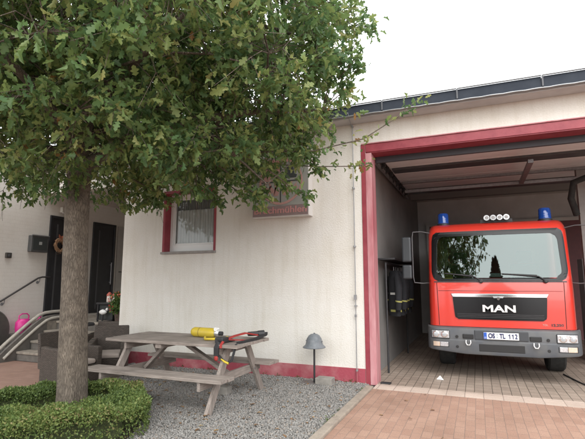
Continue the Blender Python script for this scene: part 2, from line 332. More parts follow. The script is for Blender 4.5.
MB().box(c0+.036, c1-.036, Yf+.205, Yf+.211, z0+.166, z1-.116).build('pane', gm, win)
MB().grid(lambda u, v: (c0+.01 + (c1-c0-.02)*u, Yf+.245 + (.022-.008*v)*math.sin(u*2*PI*15+.6*math.sin(9*u)) + .008*math.sin(u*41), z0+.1 + (z1-z0-.42)*v), 300, 6, (0,.002,0)).build('curtain', curtm, win, smooth=True, ang=80)
MB().grid(lambda u, v: (c0 + (c1-c0)*u, Yf+.30 + .012*math.sin(u*2*PI*19), z1-.34 + .34*v), 200, 2, (0,.002,0)).build('valance', mat('grey_valance', (.38,.38,.38), rough=.95), win, smooth=True, ang=80)
MB().box(WX0, WX1, Yf+.9, Yf+.95, WZ0-.1, WZ1+.1).build('room_behind', darkm, win)
# entrance doors in the side wall
def dark_door(y0, y1, zb=.80, zt=3.22):
    d = MB().box(-9.52, -9.46, y0, y0+.06, zb, zt).box(-9.52, -9.46, y1-.06, y1, zb, zt).box(-9.52, -9.46, y0+.06, y1-.06, zt-.06, zt).build('door', doorm, fs, bev=.004)
    MB().box(-9.505, -9.485, y0+.062, y1-.062, zb, zt-.062).build('leaf', doorm, d)
    MB().tube([(-9.43, y1-.14, zb+.75), (-9.43, y1-.14, zb+1.35)], .014).box(-9.485, -9.43, y1-.15, y1-.13, zb+.8, zb+.82).box(-9.485, -9.43, y1-.15, y1-.13, zb+1.28, zb+1.3).build('handle', steel, d)
    MB().box(-9.484, -9.478, y0+.2, y0+.24, zb+.1, zt-.2).build('glazing_strip', gdark, d)
dark_door(7.50, 8.42); dark_door(8.81, 9.61)
pd = MB().box(-9.50, -9.47, 9.70, 10.35, .80, 3.20).build('pale_door', mat('pale_grey_door', (.42,.40,.38), (.38,.36,.34), rough=.5), fs, bev=.004)
MB().tube([(-9.42,9.80,1.9),(-9.42,9.92,1.9)], .012).tube([(-9.47,9.80,1.9),(-9.42,9.80,1.9)], .012).build('handle', blackm, pd)
# garage interior
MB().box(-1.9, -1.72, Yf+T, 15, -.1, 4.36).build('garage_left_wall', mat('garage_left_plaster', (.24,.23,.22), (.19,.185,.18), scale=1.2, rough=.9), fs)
MB().box(9.2, 9.4, Yf+T, 15, -.1, 4.36).build('garage_right_wall', inwall, fs)
MB().box(-1.9, 9.4, 15, 15.2, -.1, 4.36).build('garage_back_wall', darkm, fs)
MB().box(-1.72, 9.2, Yf+T, 15, 4.25, 4.36).build('garage_ceiling', inwall, fs)
bd = MB().box(-1.35, 3.6, 14.9, 14.99, 0, 3.4).build('back_bay_door', mat('maroon_back_door', (.16,.05,.055), (.13,.045,.05), rough=.6), fs)
MB().box(-1.45, -1.352, 14.86, 14.99, 0, 3.5).box(-1.35, 3.7, 14.86, 14.99, 3.402, 3.5).build('frame', inwall, bd)
for yb in (9.6, 11.6, 13.4): MB().box(-1.72, 9.2, yb, yb+.18, 4.05, 4.249).build('ceiling_beam', mat('beam_grey', (.22,.215,.21), rough=.8), fs)
# raised sectional door, stored flat under the ceiling
sec = MB()
ys = 7.66
sd_root = None
for i in range(6):
    y0, y1 = ys + i*.60, ys + i*.60 + .585
    if i == 0:
        sd_root = MB().box(-1.55, 3.6, y0, y1, 3.93, 3.97).build('sectional_door', gdoor, fs, bev=.006)
    else: MB().box(-1.55, 3.6, y0, y1, 3.93, 3.97).build('door_section', gdoor, sd_root, bev=.006)
MB().box(-1.55, 3.6, 7.575, 7.64, 3.70, 3.92).build('bottom_seal', mat('bottom_rail_blue_grey', (.055,.06,.072), rough=.5), sd_root, bev=.01)
MB().box(-1.50, 3.55, 8.93, 9.28, 3.89, 3.928).build('glazed_strip', gdark, sd_root, bev=.004)
MB().box(-1.50, 3.55, 10.25, 10.30, 3.87, 3.928).build('stiffener', steel, sd_root)
MB().box(-1.50, 3.55, 11.15, 11.32, 3.82, 3.928).build('torsion_shaft_box', gdark, sd_root)
for sx, nm in ((-1.62, 0), (3.66, 1)):
    tk = MB().bar((sx,7.62,.05),(sx,7.62,3.5),.05,.03,(0,1,0)); tk.tube([(sx,7.62,3.5),(sx,7.66,3.66),(sx,7.78,3.76),(sx,7.95,3.80)], .028, 6)
    tk.bar((sx,7.95,3.80),(sx,12,3.84),.05,.05); tko = tk.build('door_track', steel, fs)
    for k in range(9): MB().lathe((sx+.035*(1 if nm==0 else -1), 7.9+k*.42, 3.80), [(.03,-.01),(.03,.01)], 12, 'x').box(sx+(.03 if nm==0 else -.1), sx+(.1 if nm==0 else -.03), 7.87+k*.42, 7.93+k*.42, 3.81, 3.90).build('roller', blackm, tko)
    for yy in (8.8, 10.4, 11.9): MB().bar((sx, yy, 3.85), (sx, yy, 4.25), .03, .004, (0,1,0)).build('track_hanger', steel, tko)
MB().box(-1.40, 3.4, 9.95, 10.03, 3.60, 3.66).box(.9, .98, 8.2, 9.94, 3.60, 3.66).build('door_opener_rail', steel, fs)

for yy, zz in ((11.2,4.12),(11.45,4.05),(12.6,4.10)): MB().tube([(-1.72,yy,zz),(9.2,yy,zz)], .022, 8).build('ceiling_pipe', steel, fs)
for xx in (-.6,1.9): MB().box(xx-.03,xx+.03,11.1,11.5,3.98,4.06).box(xx-.01,xx+.01,11.3,11.32,4.06,4.25).build('pipe_bracket', steel, fs)
MB().tube([(-1.70,7.9,2.9),(-1.70,7.9,1.5)], .012, 8).box(-1.72,-1.66,7.83,7.97,1.3,1.5).build('switch_box', blackm, fs)
# lightning conductor
lc = thing('lightning_conductor', 'thin metal down-rod clipped to the wall left of the red garage frame', 'lightning rod', (-1.87, 7.2, 0))
MB().tube([(-1.86,6.88,4.42),(-1.86,7.0,4.33),(-1.865,7.2,4.25),(-1.87,7.21,2),(-1.875,7.21,-.02)], .0075, 8).build('rod', zinc, lc)
for z in (4.3, 3.2, 2.2, 1.22, .2): MB().box(-1.886,-1.858,7.2,7.26,z-.012,z+.012).lathe((-1.872,7.2,z), [(.018,-.014),(.018,.014)], 10).build('clip', zinc, lc)
MB().box(-1.895,-1.855,7.185,7.225,1.32,1.40).box(-1.89,-1.86,7.185,7.225,1.04,1.08).build('test_joint', steel, lc)
MB().tube([(-1.875,7.21,-.02),(-1.875,7.21,.22)], .012, 8).build('sleeve', mat('maroon_sleeve', (.30,.08,.095), rough=.6), lc)

# illuminated sign box
sg = thing('sign_box', 'square grey-green fire brigade sign with red ring emblem, right of window', 'sign', (-3.2, Yf, 3.3))
sX0, sX1, sZ0, sZ1, sY = -3.74, -2.63, 2.76, 3.88, 7.06
MB().box(sX0, sX1, sY+.006, Yf, sZ0, sZ1).build('housing', mat('sign_case_white', (.62,.60,.58), rough=.4), sg, bev=.006)
MB().box(sX0+.015, sX1-.015, sY, sY+.0055, sZ0+.20, sZ1-.015).build('face', mat('sign_face', (.27,.275,.255), (.31,.31,.285), scale=3, rough=.25), sg)
MB().box(sX0+.015, sX1-.015, sY, sY+.0055, sZ0+.015, sZ0+.197).build('name_strip', mat('sign_strip_maroon', (.22,.165,.16), (.25,.185,.18), rough=.3), sg)
ringm = mat('sign_ring_red', (.42,.24,.22), rough=.4); letm = mat('sign_letter_red', (.46,.22,.21), rough=.4); sil = mat('sign_grey_figure', (.055,.06,.06), rough=.4); pinkf = mat('sign_pale_pink', (.38,.22,.20), rough=.4)
cx, cz = -3.17, 3.40; ring = MB()
N = 64
ring.add([(cx+r*math.cos(2*PI*k/N), y_, cz+r*math.sin(2*PI*k/N)) for y_ in (sY-.004, sY-.0005) for r in (.385,.425) for k in range(N)],
  [f_ for k in range(N) for f_ in ((k,(k+1)%N,N+(k+1)%N,N+k),(2*N+k,3*N+k,3*N+(k+1)%N,2*N+(k+1)%N),(N+k,N+(k+1)%N,3*N+(k+1)%N,3*N+k),(k,2*N+k,2*N+(k+1)%N,(k+1)%N))])
ring.build('ring', ringm, sg)
q = MB()
q.prism([(cx-.37,cz+.01)]+[(cx+.37*math.cos(a),cz+.37*math.sin(a)) for a in [PI*(1-k/16*.5) for k in range(17)]][1:]+[(cx-.02,cz+.01)], 'y', sY-.003, sY-.0004)
q.build('upper_quarter', pinkf, sg)
q = MB(); q.box(cx-.385, cx+.385, sY-.005, sY-.0032, cz-.012, cz+.008); q.box(cx-.010, cx+.010, sY-.005, sY-.0032, cz-.385, cz-.0121); q.box(cx-.010, cx+.010, sY-.005, sY-.0032, cz+.0081, cz+.385); q.build('cross_lines', sil, sg)
q = MB()
for sgn in (-1, 1):   # flame pairs in the lower half
    for dx, hh, ww in ((.09,.26,.07),(.20,.22,.06),(.29,.14,.045)):
        X = cx + sgn*dx; zb = cz-.30+dx*.45
        q.prism([(X-ww*.6,zb),(X+ww*.6,zb),(X+ww,zb+hh*.4),(X+ww*.3*sgn,zb+hh*.62),(X+ww*.7*sgn,zb+hh),(X-ww*.3*sgn,zb+hh*.7),(X-ww,zb+hh*.35)], 'y', sY-.003, sY-.0004)
q.build('flames', pinkf, sg)
q = MB(); q.prism([(cx+.06,cz+.05),(cx+.30,cz+.05),(cx+.32,cz+.10),(cx+.27,cz+.12),(cx+.25,cz+.24),(cx+.18,cz+.30),(cx+.10,cz+.24),(cx+.08,cz+.12),(cx+.04,cz+.10)], 'y', sY-.003, sY-.0004); q.build('helmet_mark', sil, sg)
text('lettering', 'Feuerwehr', .15, letm, sg, (-3.10, sY-.003, sZ1-.085), (1,0,0), (0,0,1), .003, wide=.78, bold=.003)
text('lettering', 'Bruchmühlen', .16, letm, sg, (-3.185, sY-.003, sZ0+.115), (1,0,0), (0,0,1), .003, wide=1.02, bold=.003)

# ------------------------------------------------------------------ porch furniture and fittings
st = thing('entrance_steps', 'weathered stone steps up to the dark entrance doors', 'steps', (-8, 6.5, 0))
for i in range(4):
    z = .185*(i+1); y0 = 6.5+.3*i; y1 = 10.4 if i == 3 else y0+.33
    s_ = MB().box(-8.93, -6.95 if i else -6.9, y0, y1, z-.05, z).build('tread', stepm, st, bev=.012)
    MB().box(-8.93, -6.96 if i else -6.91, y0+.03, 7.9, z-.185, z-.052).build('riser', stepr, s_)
MB().box(-9.5, -8.94, 7.2, 10.4, 0, .742).build('landing_side', stepm, st)
path = [(6.15,.17),(6.32,.32),(6.6,.54),(6.85,.73),(7.05,.86),(7.2,.905),(7.4,.92),(7.7,.92)]
def cheek(x0, x1, off, th, lo=False):
    m_ = MB(); P = [(y, z+off) for y, z in path]
    poly = P + [(y, z-th) for y, z in reversed(P)]
    if lo: poly = P + [(7.7, 0), (6.15, 0)]
    m_.prism(poly, 'x', x0, x1); return m_
cheek(-9.03, -8.95, -.05, 0, True).build('cheek_wall', stepr, st)
MB().tube([(-9.04, y, z+.02) for y, z in path], .036, 10).build('coping_rail', copm, st, smooth=True, ang=60)
MB().tube([(-8.93, y+.10, z-.10) for y, z in path], .030, 10).build('coping_rail', copm, st, smooth=True, ang=60)
hr = thing('handrail', 'dark metal handrail sloping up the white wall to the entrance door', 'handrail', (-9.45, 6.9, 1.2))
MB().tube([(-9.42,5.4,.62),(-9.42,6.46,1.23),(-9.42,7.25,1.70),(-9.42,7.36,1.73),(-9.42,7.56,1.73),(-9.5,7.58,1.73)], .02, 10).build('rail', mat('dark_handrail_paint', (.05,.045,.045), rough=.4), hr, smooth=True, ang=60)
for yy, zz in ((6.5,1.25),(7.3,1.715)):
    MB().tube([(-9.42,yy,zz-.02),(-9.43,yy,zz-.10),(-9.5,yy,zz-.11)], .009, 8).lathe((-9.495,yy,zz-.11), [(.035,-.004),(.035,.006)], 14, 'x').build('bracket', steel, hr)
mbx = thing('mailbox', 'grey metal mailbox on the white wall left of the dark door', 'mailbox', (-9.5, 7.0, 2.5))
MB().box(-9.499, -9.38, 6.98, 7.42, 2.30, 2.68).build('body', mat('mailbox_grey', (.085,.088,.088), (.11,.11,.11), rough=.5, metal=.3), mbx, bev=.012)
MB().box(-9.378, -9.372, 7.02, 7.38, 2.35, 2.63).build('front_panel', mat('mailbox_front', (.04,.045,.045), rough=.35), mbx, bev=.002)
MB().box(-9.371, -9.365, 7.17, 7.24, 2.47, 2.54).build('badge', mat('pale_badge', (.35,.36,.35), rough=.5), mbx)
MB().box(-9.38, -9.35, 6.98, 7.42, 2.68, 2.695).build('lid', steel, mbx)
wl = thing('door_camera', 'small dark square fitting on the white wall below the mailbox', 'intercom', (-9.5, 6.5, 2.2))
MB().box(-9.499, -9.44, 6.47, 6.59, 2.13, 2.25).build('case', mat('fitting_dark', (.05,.045,.04), rough=.5), wl, bev=.008)
MB().lathe((-9.438,6.53,2.19), [(.03,-.004),(.03,.008),(.015,.012)], 16, 'x').build('lens', gdark, wl)
cl = thing('ceiling_lamp', 'flat round lamp under the porch ceiling by the facade corner', 'lamp', (-8.3, 8.6, 3.72))
MB().lathe((-8.3,8.75,3.60), [(.10,0),(.17,.03),(.18,.07),(.15,.118)], 24).build('housing', mat('lamp_housing', (.22,.20,.18), rough=.5), cl, smooth=True)
MB().lathe((-8.3,8.75,3.585), [(.03,-.005),(.09,0),(.10,.014)], 24).build('diffuser', mat('lamp_diffuser', (.45,.43,.38), rough=.4), cl, smooth=True)
ex = thing('emergency_light', 'white box light on the wall above the left entrance door', 'lamp', (-9.5, 7.9, 3.4))
MB().box(-9.499,-9.40,7.75,8.02,3.32,3.46).build('case', mat('offwhite_case', (.55,.53,.48), rough=.5), ex, bev=.01)
MB().box(-9.42,-9.398,7.77,8.0,3.30,3.318).build('lens', white, ex)
# straw wreath on the door
wr = thing('door_wreath', 'round straw wreath with orange bow on the left dark door', 'wreath', (-9.46, 7.78, 2.55))
wm = MB(); 
for k in range(260):
    a = random.uniform(0, 2*PI); r = .135 + random.gauss(0,.022); c = Vector((-9.44+random.uniform(-.01,.04), 7.78+r*math.cos(a), 2.50+r*math.sin(a)))
    d = Vector((random.uniform(-.3,.3), -math.sin(a)+random.uniform(-.5,.5), math.cos(a)+random.uniform(-.5,.5))).normalized()*random.uniform(.03,.06); wm.bar(c-d, c+d, .012, .004)
wm.build('straw_ring', mat('straw', (.48,.30,.17), island=[(0,(.50,.33,.20)),(.6,(.40,.22,.12)),(1,(.60,.42,.28))]), wr)
bw = MB()
for s_ in (-1,1): bw.add([(-9.41,7.78,2.72),(-9.40,7.78+s_*.07,2.77),(-9.39,7.78+s_*.08,2.70),(-9.41,7.78+s_*.03,2.66)], [(0,1,2,3)]).add([(-9.41,7.78,2.71),(-9.4,7.78+s_*.03,2.6),(-9.4,7.78+s_*.055,2.61)],[(0,1,2)])
bo = bw.build('bow', mat('orange_ribbon', (.40,.13,.07), rough=.7), wr, fix=False); sm = bo.modifiers.new('s','SOLIDIFY'); sm.thickness = .006

# pink watering can
wc = thing('watering_can', 'bright pink plastic watering can behind the stair cheek', 'watering can', (-9.26, 6.95, .5))
pk = mat('pink_plastic', (.62,.035,.25), rough=.35)
MB().lathe((-9.26,6.86,.5), [(.10,0),(.15,.01),(.17,.12),(.165,.24),(.11,.31),(.105,.312)], 28, sx=.8).build('body', pk, wc, smooth=True)
MB().tube([(-9.26,7.01,.58),(-9.26,7.17,.70),(-9.26,7.31,.90)], [.035,.025,.02], 12).lathe((-9.26,7.32,.90), [(.02,0),(.04,.03)], 14).build('spout', pk, wc, smooth=True)
MB().tube([(-9.26,6.75,.78),(-9.26,6.75,.88),(-9.26,6.81,.92),(-9.26,6.93,.92),(-9.26,6.98,.87),(-9.26,6.97,.79)], .014, 10).build('handle', pk, wc, smooth=True, ang=60)
lb = MB().box(-9.49,-9.05,6.66,7.19,0,.5).build('ledge_block', stepr, None, bev=.01); tag(lb, 'dark stone block under the pink watering can beside the steps', 'stone block')
rt_ = thing('tabletop', 'round dark tabletop leaning on the wall left of the steps', 'tabletop', (-9.3, 6.15, 0))
d_ = MB(); d_.tube([(-9.36,6.16,.60),(-9.33,6.16,.60)], .44, 40); o = d_.build('top', mat('dark_tabletop', (.065,.06,.055), (.085,.08,.07), rough=.55), rt_, bev=.006); 
MB().lathe((-9.345,6.16,.60), [(.445,-.012),(.455,-.006),(.455,.006),(.445,.012)], 40, 'x').build('rim', mat('pale_rim', (.16,.15,.14), rough=.5), rt_)
MB().box(-9.49,-9.2,5.75,6.35,0,.155).build('foot_block', stepr, rt_)
# planter box on landing
pb = thing('planter_box', 'black metal box stand on the porch landing beside the door', 'stand', (-8.0, 8.0, .74))
# placed at a spot where it shows between trunk and facade corner
bx0, bx1, by0, by1 = -7.86, -7.40, 7.55, 8.05
MB().box(bx0,bx1,by0,by1,.78,.80).box(bx0,bx0+.03,by0,by0+.03,.74,1.12).box(bx1-.03,bx1,by0,by0+.03,.74,1.12).box(bx0,bx0+.03,by1-.03,by1,.74,1.12).box(bx1-.03,bx1,by1-.03,by1,.74,1.12).build('frame', blackm, pb)
MB().box(bx0-.02,bx1+.02,by0-.02,by1+.02,1.12,1.16).build('top', blackm, pb, bev=.004)
MB().box(bx0+.031,bx1-.031,by0+.04,by1-.04,.80,1.10).build('box', mat('box_dark_grey', (.03,.035,.035), rough=.5), pb)
bd2 = thing('ceramic_bird', 'small white ceramic bird on the step below the black stand', 'ornament', (-7.62,7.50,.74))
MB().lathe((-7.62,7.48,.96), [(.01,-.10),(.04,-.06),(.06,0),(.045,.06),(.01,.11)], 14, 'x').lathe((-7.50,7.48,1.02), [(.01,-.035),(.035,0),(.01,.035)], 12).build('body', white, bd2, smooth=True, ang=80)
MB().tube([(-7.62,7.48,.742),(-7.62,7.48,.92)], .02, 8).build('foot', blackm, bd2)
for i, (lx, ly) in enumerate(((-7.72,7.75),(-7.55,7.75))):
    lt = thing('lantern', ['white and red grave lantern on the black stand, left one of two', 'white and red grave lantern on the black stand, right one of two'][i], 'lantern', (lx,ly,1.16), 'lanterns on the black stand')
    MB().lathe((lx,ly,1.16), [(.05,0),(.06,.02),(.055,.14)], 16).build('glass', mat('milky_white', (.70,.62,.56), rough=.3), lt, smooth=True)
    MB().lathe((lx,ly,1.302), [(.062,0),(.06,.03),(.03,.07),(.012,.085)], 16).build('cap', mat('brick_red_cap', (.42,.10,.07), rough=.5), lt, smooth=True)
def small_leaves(n, cen, rad, size, pts=None):
    """n small folded leaves round centre / given points"""
    if pts is None:
        d = rng.normal(size=(n,3)); d /= np.linalg.norm(d, axis=1)[:,None]; pts = np.array(cen) + d*np.array(rad)*(rng.random((n,1))**.35)
    n = len(pts); tmpl = np.array([(0,0,0),(.28,.45,.06),(0,1,0),(-.28,.45,.06)]); 
    return place(tmpl, [np.array([[0,1,2,3]])], pts, rng.uniform(.7,1.3,n)*size)
def rand_rot(n, updir=None, spread=1.0):
    q = rng.normal(size=(n,4)); q /= np.linalg.norm(q,axis=1)[:,None]; w_,x_,y_,z_ = q.T
    return np.stack([np.stack([1-2*(y_*y_+z_*z_),2*(x_*y_-z_*w_),2*(x_*z_+y_*w_)],-1),np.stack([2*(x_*y_+z_*w_),1-2*(x_*x_+z_*z_),2*(y_*z_-x_*w_)],-1),np.stack([2*(x_*z_-y_*w_),2*(y_*z_+x_*w_),1-2*(x_*x_+y_*y_)],-1)],1)
def place(tmpl, faces, pts, size, rot=None, nonuni=None):
    n = len(pts); rot = rand_rot(n) if rot is None else rot
    V = tmpl[None]*np.ones((n,1,1))
    if nonuni is not None: V = V*nonuni[:,None,:]
    V = np.einsum('nij,nkj->nki', rot, V)*np.asarray(size)[:,None,None] + pts[:,None,:]
    k = len(tmpl); F = [(f[None]+ (np.arange(n)*k)[:,None,None]).reshape(-1, f.shape[1]) for f in faces]
    return V.reshape(-1,3), F
def leafmat(name, ramp, trans=.35, rough=.5, tint=None):
    m = bpy.data.materials.new(name); m.use_nodes = True; t = m.node_tree; n = t.nodes; p = n['Principled BSDF']; p.inputs['Roughness'].default_value = rough; p.inputs['Specular IOR Level'].default_value = .35
    g = n.new('ShaderNodeNewGeometry'); rp = n.new('ShaderNodeValToRGB'); e = rp.color_ramp.elements
    while len(e) < len(ramp): e.new(.5)
    for i, (pos, c) in enumerate(ramp): e[i].position = pos; e[i].color = (*c,1)
    # random per leaf, shifted by a slow noise so that whole sprays turn lighter or yellower together
    tcn = n.new('ShaderNodeTexCoord'); ns = n.new('ShaderNodeTexNoise'); ns.inputs['Scale'].default_value = 1.1; ns.inputs['Detail'].default_value = 3; t.links.new(tcn.outputs['Object'], ns.inputs['Vector'])
    a1 = n.new('ShaderNodeMath'); a1.operation = 'MULTIPLY_ADD'; a1.inputs[1].default_value = 1.4; a1.inputs[2].default_value = -.62; t.links.new(ns.outputs['Fac'], a1.inputs[0])
    a2 = n.new('ShaderNodeMath'); a2.operation = 'MULTIPLY_ADD'; a2.inputs[1].default_value = .78; t.links.new(g.outputs['Random Per Island'], a2.inputs[0]); t.links.new(a1.outputs[0], a2.inputs[2]); a2.use_clamp = True
    t.links.new(a2.outputs[0], rp.inputs[0]); t.links.new(rp.outputs[0], p.inputs['Base Color'])
    tl = n.new('ShaderNodeBsdfTranslucent'); t.links.new(rp.outputs[0], tl.inputs[0]); ms = n.new('ShaderNodeMixShader'); ms.inputs[0].default_value = trans
    t.links.new(p.outputs[0], ms.inputs[1]); t.links.new(tl.outputs[0], ms.inputs[2]); t.links.new(ms.outputs[0], n['Material Output'].inputs[0])
    return m
potm = leafmat('pot_plant_leaves', [(0,(.05,.10,.03)),(.5,(.10,.18,.05)),(.9,(.18,.26,.07)),(1,(.22,.24,.06))])
pp = thing('potted_plant', 'leafy green plant with red blossoms at the facade corner of the porch', 'potted plant', (-7.18,7.7,.74))
MB().lathe((-7.2,7.62,.74), [(.10,0),(.14,.02),(.17,.22),(.18,.24),(.15,.24)], 20).build('pot', mat('clay_pot', (.09,.06,.05), rough=.8), pp, smooth=True)
V, F = small_leaves(650, (-7.2,7.60,1.12), (.22,.24,.28), .085); npmesh('leaves', V, F, potm, pp)
V, F = small_leaves(50, (-7.28,7.48,1.18), (.2,.16,.26), .06); npmesh('blossoms', V, F, mat('red_petals', (.50,.06,.04), rough=.6, island=[(0,(.50,.05,.04)),(1,(.60,.16,.10))]), pp)

# wicker chairs
wick = brickmat('wicker_weave', ((.105,.082,.066),(.07,.054,.044)), (.028,.022,.018), .05, .016, .0035, 'xz', rough=.7, bump=.8, noise=.4, nscale=30)
wicky = brickmat('wicker_weave_side', ((.105,.082,.066),(.07,.054,.044)), (.028,.022,.018), .05, .016, .0035, 'yz', rough=.7, bump=.8, noise=.4, nscale=30)
cush = mat('beige_cushion', (.40,.34,.30), (.35,.30,.27), scale=6, rough=.95, bump=.2)
def wicker(label, x, y, rz, sc=1):
    t_ = thing('wicker_armchair', label, 'armchair', (0,0,0), 'wicker armchairs between steps and tree')
    w2, d2 = .32, .31
    MB().box(-w2,w2,-d2,d2-.02,.04,.30).build('base', wick, t_, bev=.015)
    for s_ in (-1,1): MB().add([(s_*w2-.0,-d2,.02),(s_*(w2-.09),-d2,.02),(s_*(w2-.09),d2,.02),(s_*w2,d2,.02),(s_*(w2+.01),-d2-.01,.56),(s_*(w2-.09),-d2-.01,.56),(s_*(w2-.09),d2,.60),(s_*(w2+.01),d2,.60)],
        [(0,1,2,3),(4,7,6,5),(0,4,5,1),(1,5,6,2),(2,6,7,3),(3,7,4,0)]).build('arm', wicky, t_, bev=.02)
    MB().add([(-w2,d2-.02,.25),(w2,d2-.02,.25),(w2,d2+.05,.25),(-w2,d2+.05,.25),(-w2+.02,d2+.07,.80),(w2-.02,d2+.07,.80),(w2-.02,d2+.13,.80),(-w2+.02,d2+.13,.80)],
        [(0,3,2,1),(4,5,6,7),(0,1,5,4),(1,2,6,5),(2,3,7,6),(3,0,4,7)]).build('backrest', wick, t_, bev=.02)
    MB().box(-w2+.095,w2-.095,-d2+.01,d2-.03,.302,.38).build('cushion', cush, t_, bev=.03, seg=3)
    for sx in (-1,1):
        for sy in (-1,1): MB().lathe((sx*(w2-.05), sy*(d2-.06), 0), [(.02,0),(.02,.04)], 8).build('foot', blackm, t_)
    t_.location = (x, y, 0); t_.rotation_euler = (0,0,rz); t_.scale = (sc,)*3; return t_
wicker('grey-brown wicker armchair side-on, half hidden by the tree trunk', -6.10, 5.40, R(90))
wicker('wicker armchair with beige cushion between tree trunk and picnic table', -6.15, 6.22, R(38))
wicker('wicker armchair at the back against the facade corner', -6.95, 6.86, R(20))
pt = thing('parasol_cover', 'beige conical cover on a dark round side table near the porch', 'side table', (-7.3,6.9,0))
MB().lathe((-7.45,6.75,.74), [(.26,0),(.27,.03),(.25,.05)], 24).lathe((-7.45,6.75,0), [(.16,0),(.03,.03),(.03,.73)], 14).build('table', blackm, pt, smooth=True)
MB().lathe((-7.45,6.75,.795), [(.15,0),(.13,.03),(.06,.08),(.015,.12)], 18).build('cover', mat('beige_cover', (.34,.28,.23), rough=.9), pt, smooth=True)

# ------------------------------------------------------------------ picnic table
pc = thing('picnic_table', 'weathered grey wooden picnic table with attached benches on the gravel', 'picnic table', (-4.1, 5.5, 0))
TX0, TX1 = -5.08, -2.88
for i in range(6):
    y0 = 5.06 + i*.158; e = random.uniform(-.012,.012)
    MB().box(TX0+e, TX1+e, y0, y0+.148, .76, .80).build('tabletop_board', wood, pc, bev=.005)
for yb, off in ((4.64,0),(4.795,.01),(5.98,-.005),(6.135,.008)):
    b_ = MB().box(TX0+.02+off, TX1+.04+off, yb, yb+.145, .41, .45).build('bench_board', wood, pc, bev=.005)
for fx, nm in ((TX1-.24, 'r'), (TX0+.30, 'l')):
    MB().bar((fx, 5.28, .76), (fx, 4.80, -.01), .045, .11, (0,1,0)).build('leg', woodz, pc, bev=.004)
    MB().bar((fx, 5.76, .76), (fx, 6.27, -.01), .045, .11, (0,1,0)).build('leg', woodz, pc, bev=.004)
    s_ = .048 if nm == 'r' else -.048
    MB().box(fx-s_-.02, fx-s_+.02, 4.66, 6.27, .30, .408).build('crossbeam', woody, pc, bev=.004)
    MB().box(fx-s_-.02, fx-s_+.02, 5.10, 5.95, .66, .758).build('crossbeam', woody, pc, bev=.004)
    MB().bar((fx-(.10 if nm=='r' else -.10), 5.5, .34), (-4.13+(.13 if nm=='r' else -.13), 5.5, .74), .09, .045, (0,0,1)).build('brace', wood, pc, bev=.004)
    for yy, zz in ((5.02,.355),(5.99,.355),(5.33,.70),(5.71,.70)): MB().lathe((fx+.02*(1 if nm=='r' else -1), yy, zz), [(.012,0),(.012,.014*(1 if nm=='r' else -1))], 8, 'x').build('bolt', steel, pc)
MB().box(-4.18, -4.08, 5.08, 5.98, .70, .758).build('centre_batten', woody, pc, bev=.004)

# breathing-air cylinder
yc = thing('gas_cylinder', 'yellow gas cylinder with silver valve lying on the picnic table', 'gas cylinder', (-3.9,5.7,.8))
yel = mat('yellow_enamel', (.62,.46,.03), (.52,.39,.05), scale=8, rough=.4)
ax = Vector((.97,-.10,0)).normalized()
def along(p, prof, n=20):
    m_ = MB(); m_.tube([Vector(p)+ax*h for r, h in prof], [r for r, h in prof], n); return m_
p0 = (-3.98, 5.68, .872)
along(p0, [(.03,-.02),(.055,0),(.068,.03),(.070,.06),(.070,.36),(.062,.40),(.04,.43),(.028,.44)]).build('bottle', yel, yc, smooth=True)
along(p0, [(.0708,.14),(.0708,.155)]).build('band', mat('dark_label', (.30,.21,.03), rough=.5), yc)
along(p0, [(.045,.425),(.05,.44),(.05,.47),(.03,.49)]).build('valve', mat('silver_valve', (.65,.65,.66), rough=.25, metal=.8), yc, smooth=True)
MB().tube([Vector(p0)+ax*.47+Vector((0,0,.01)), Vector(p0)+ax*.49+Vector((0,-.03,.07))], [.02,.015], 10).lathe((-3.53,5.60,.93), [(.03,-.015),(.032,0),(.03,.015)], 16, 'y').build('gauge', white, yc, smooth=True)
along(p0, [(.026,.48),(.03,.50),(.03,.545),(.022,.55)]).build('hand_wheel', blackm, yc, smooth=True)
# harness
hn = thing('rescue_harness', 'red and black strap harness with yellow hose hanging over the table end', 'harness', (-3.3,5.6,.8))
rs = mat('red_webbing', (.33,.03,.025), (.27,.025,.022), scale=20, rough=.7); bs = mat('black_webbing', (.02,.02,.022), rough=.75)
def strap(pts, wdt=.04, th=.006, m=bs, name='strap', up=(0,0,1)):
    mm = MB()
    P = [Vector(p)+Vector((.2,.04,0)) for p in pts]; n = []
    for i, p in enumerate(P):
        d = (P[min(i+1,len(P)-1)]-P[max(i-1,0)]).normalized(); r = d.cross(Vector(up)).normalized(); u = r.cross(d).normalized(); n.append([p+r*wdt/2+u*th/2, p-r*wdt/2+u*th/2, p-r*wdt/2-u*th/2, p+r*wdt/2-u*th/2])
    mm.add([q for r_ in n for q in r_], [(i*4+k, i*4+(k+1)%4, i*4+4+(k+1)%4, i*4+4+k) for i in range(len(P)-1) for k in range(4)]+[(0,1,2,3),tuple(len(P)*4-4+k for k in (3,2,1,0))])
    return mm.build(name, m, hn)
strap([(-3.42,5.20,.815),(-3.3,5.35,.88),(-3.24,5.55,.90),(-3.2,5.75,.86),(-3.12,5.92,.83)], .04, .02, rs, 'red_strap')
strap([(-3.52,5.30,.812),(-3.35,5.28,.835),(-3.2,5.36,.83),(-3.14,5.46,.815)], .035, .012, rs, 'red_strap')
strap([(-3.30,5.06,.84),(-3.31,5.02,.80),(-3.31,5.015,.76)], .035, .008, rs, 'red_strap', (0,1,0))
strap([(-3.38,5.45,.815),(-3.36,5.2,.83),(-3.36,5.04,.825),(-3.37,5.01,.76),(-3.37,5.01,.66)], .07, .02, bs, 'strap', (0,1,.3))
strap([(-3.36,5.02,.68),(-3.28,5.01,.62),(-3.20,5.01,.58),(-3.14,5.01,.62),(-3.12,5.02,.70),(-3.13,5.1,.81)], .03, .012, bs, 'strap', (0,1,0))
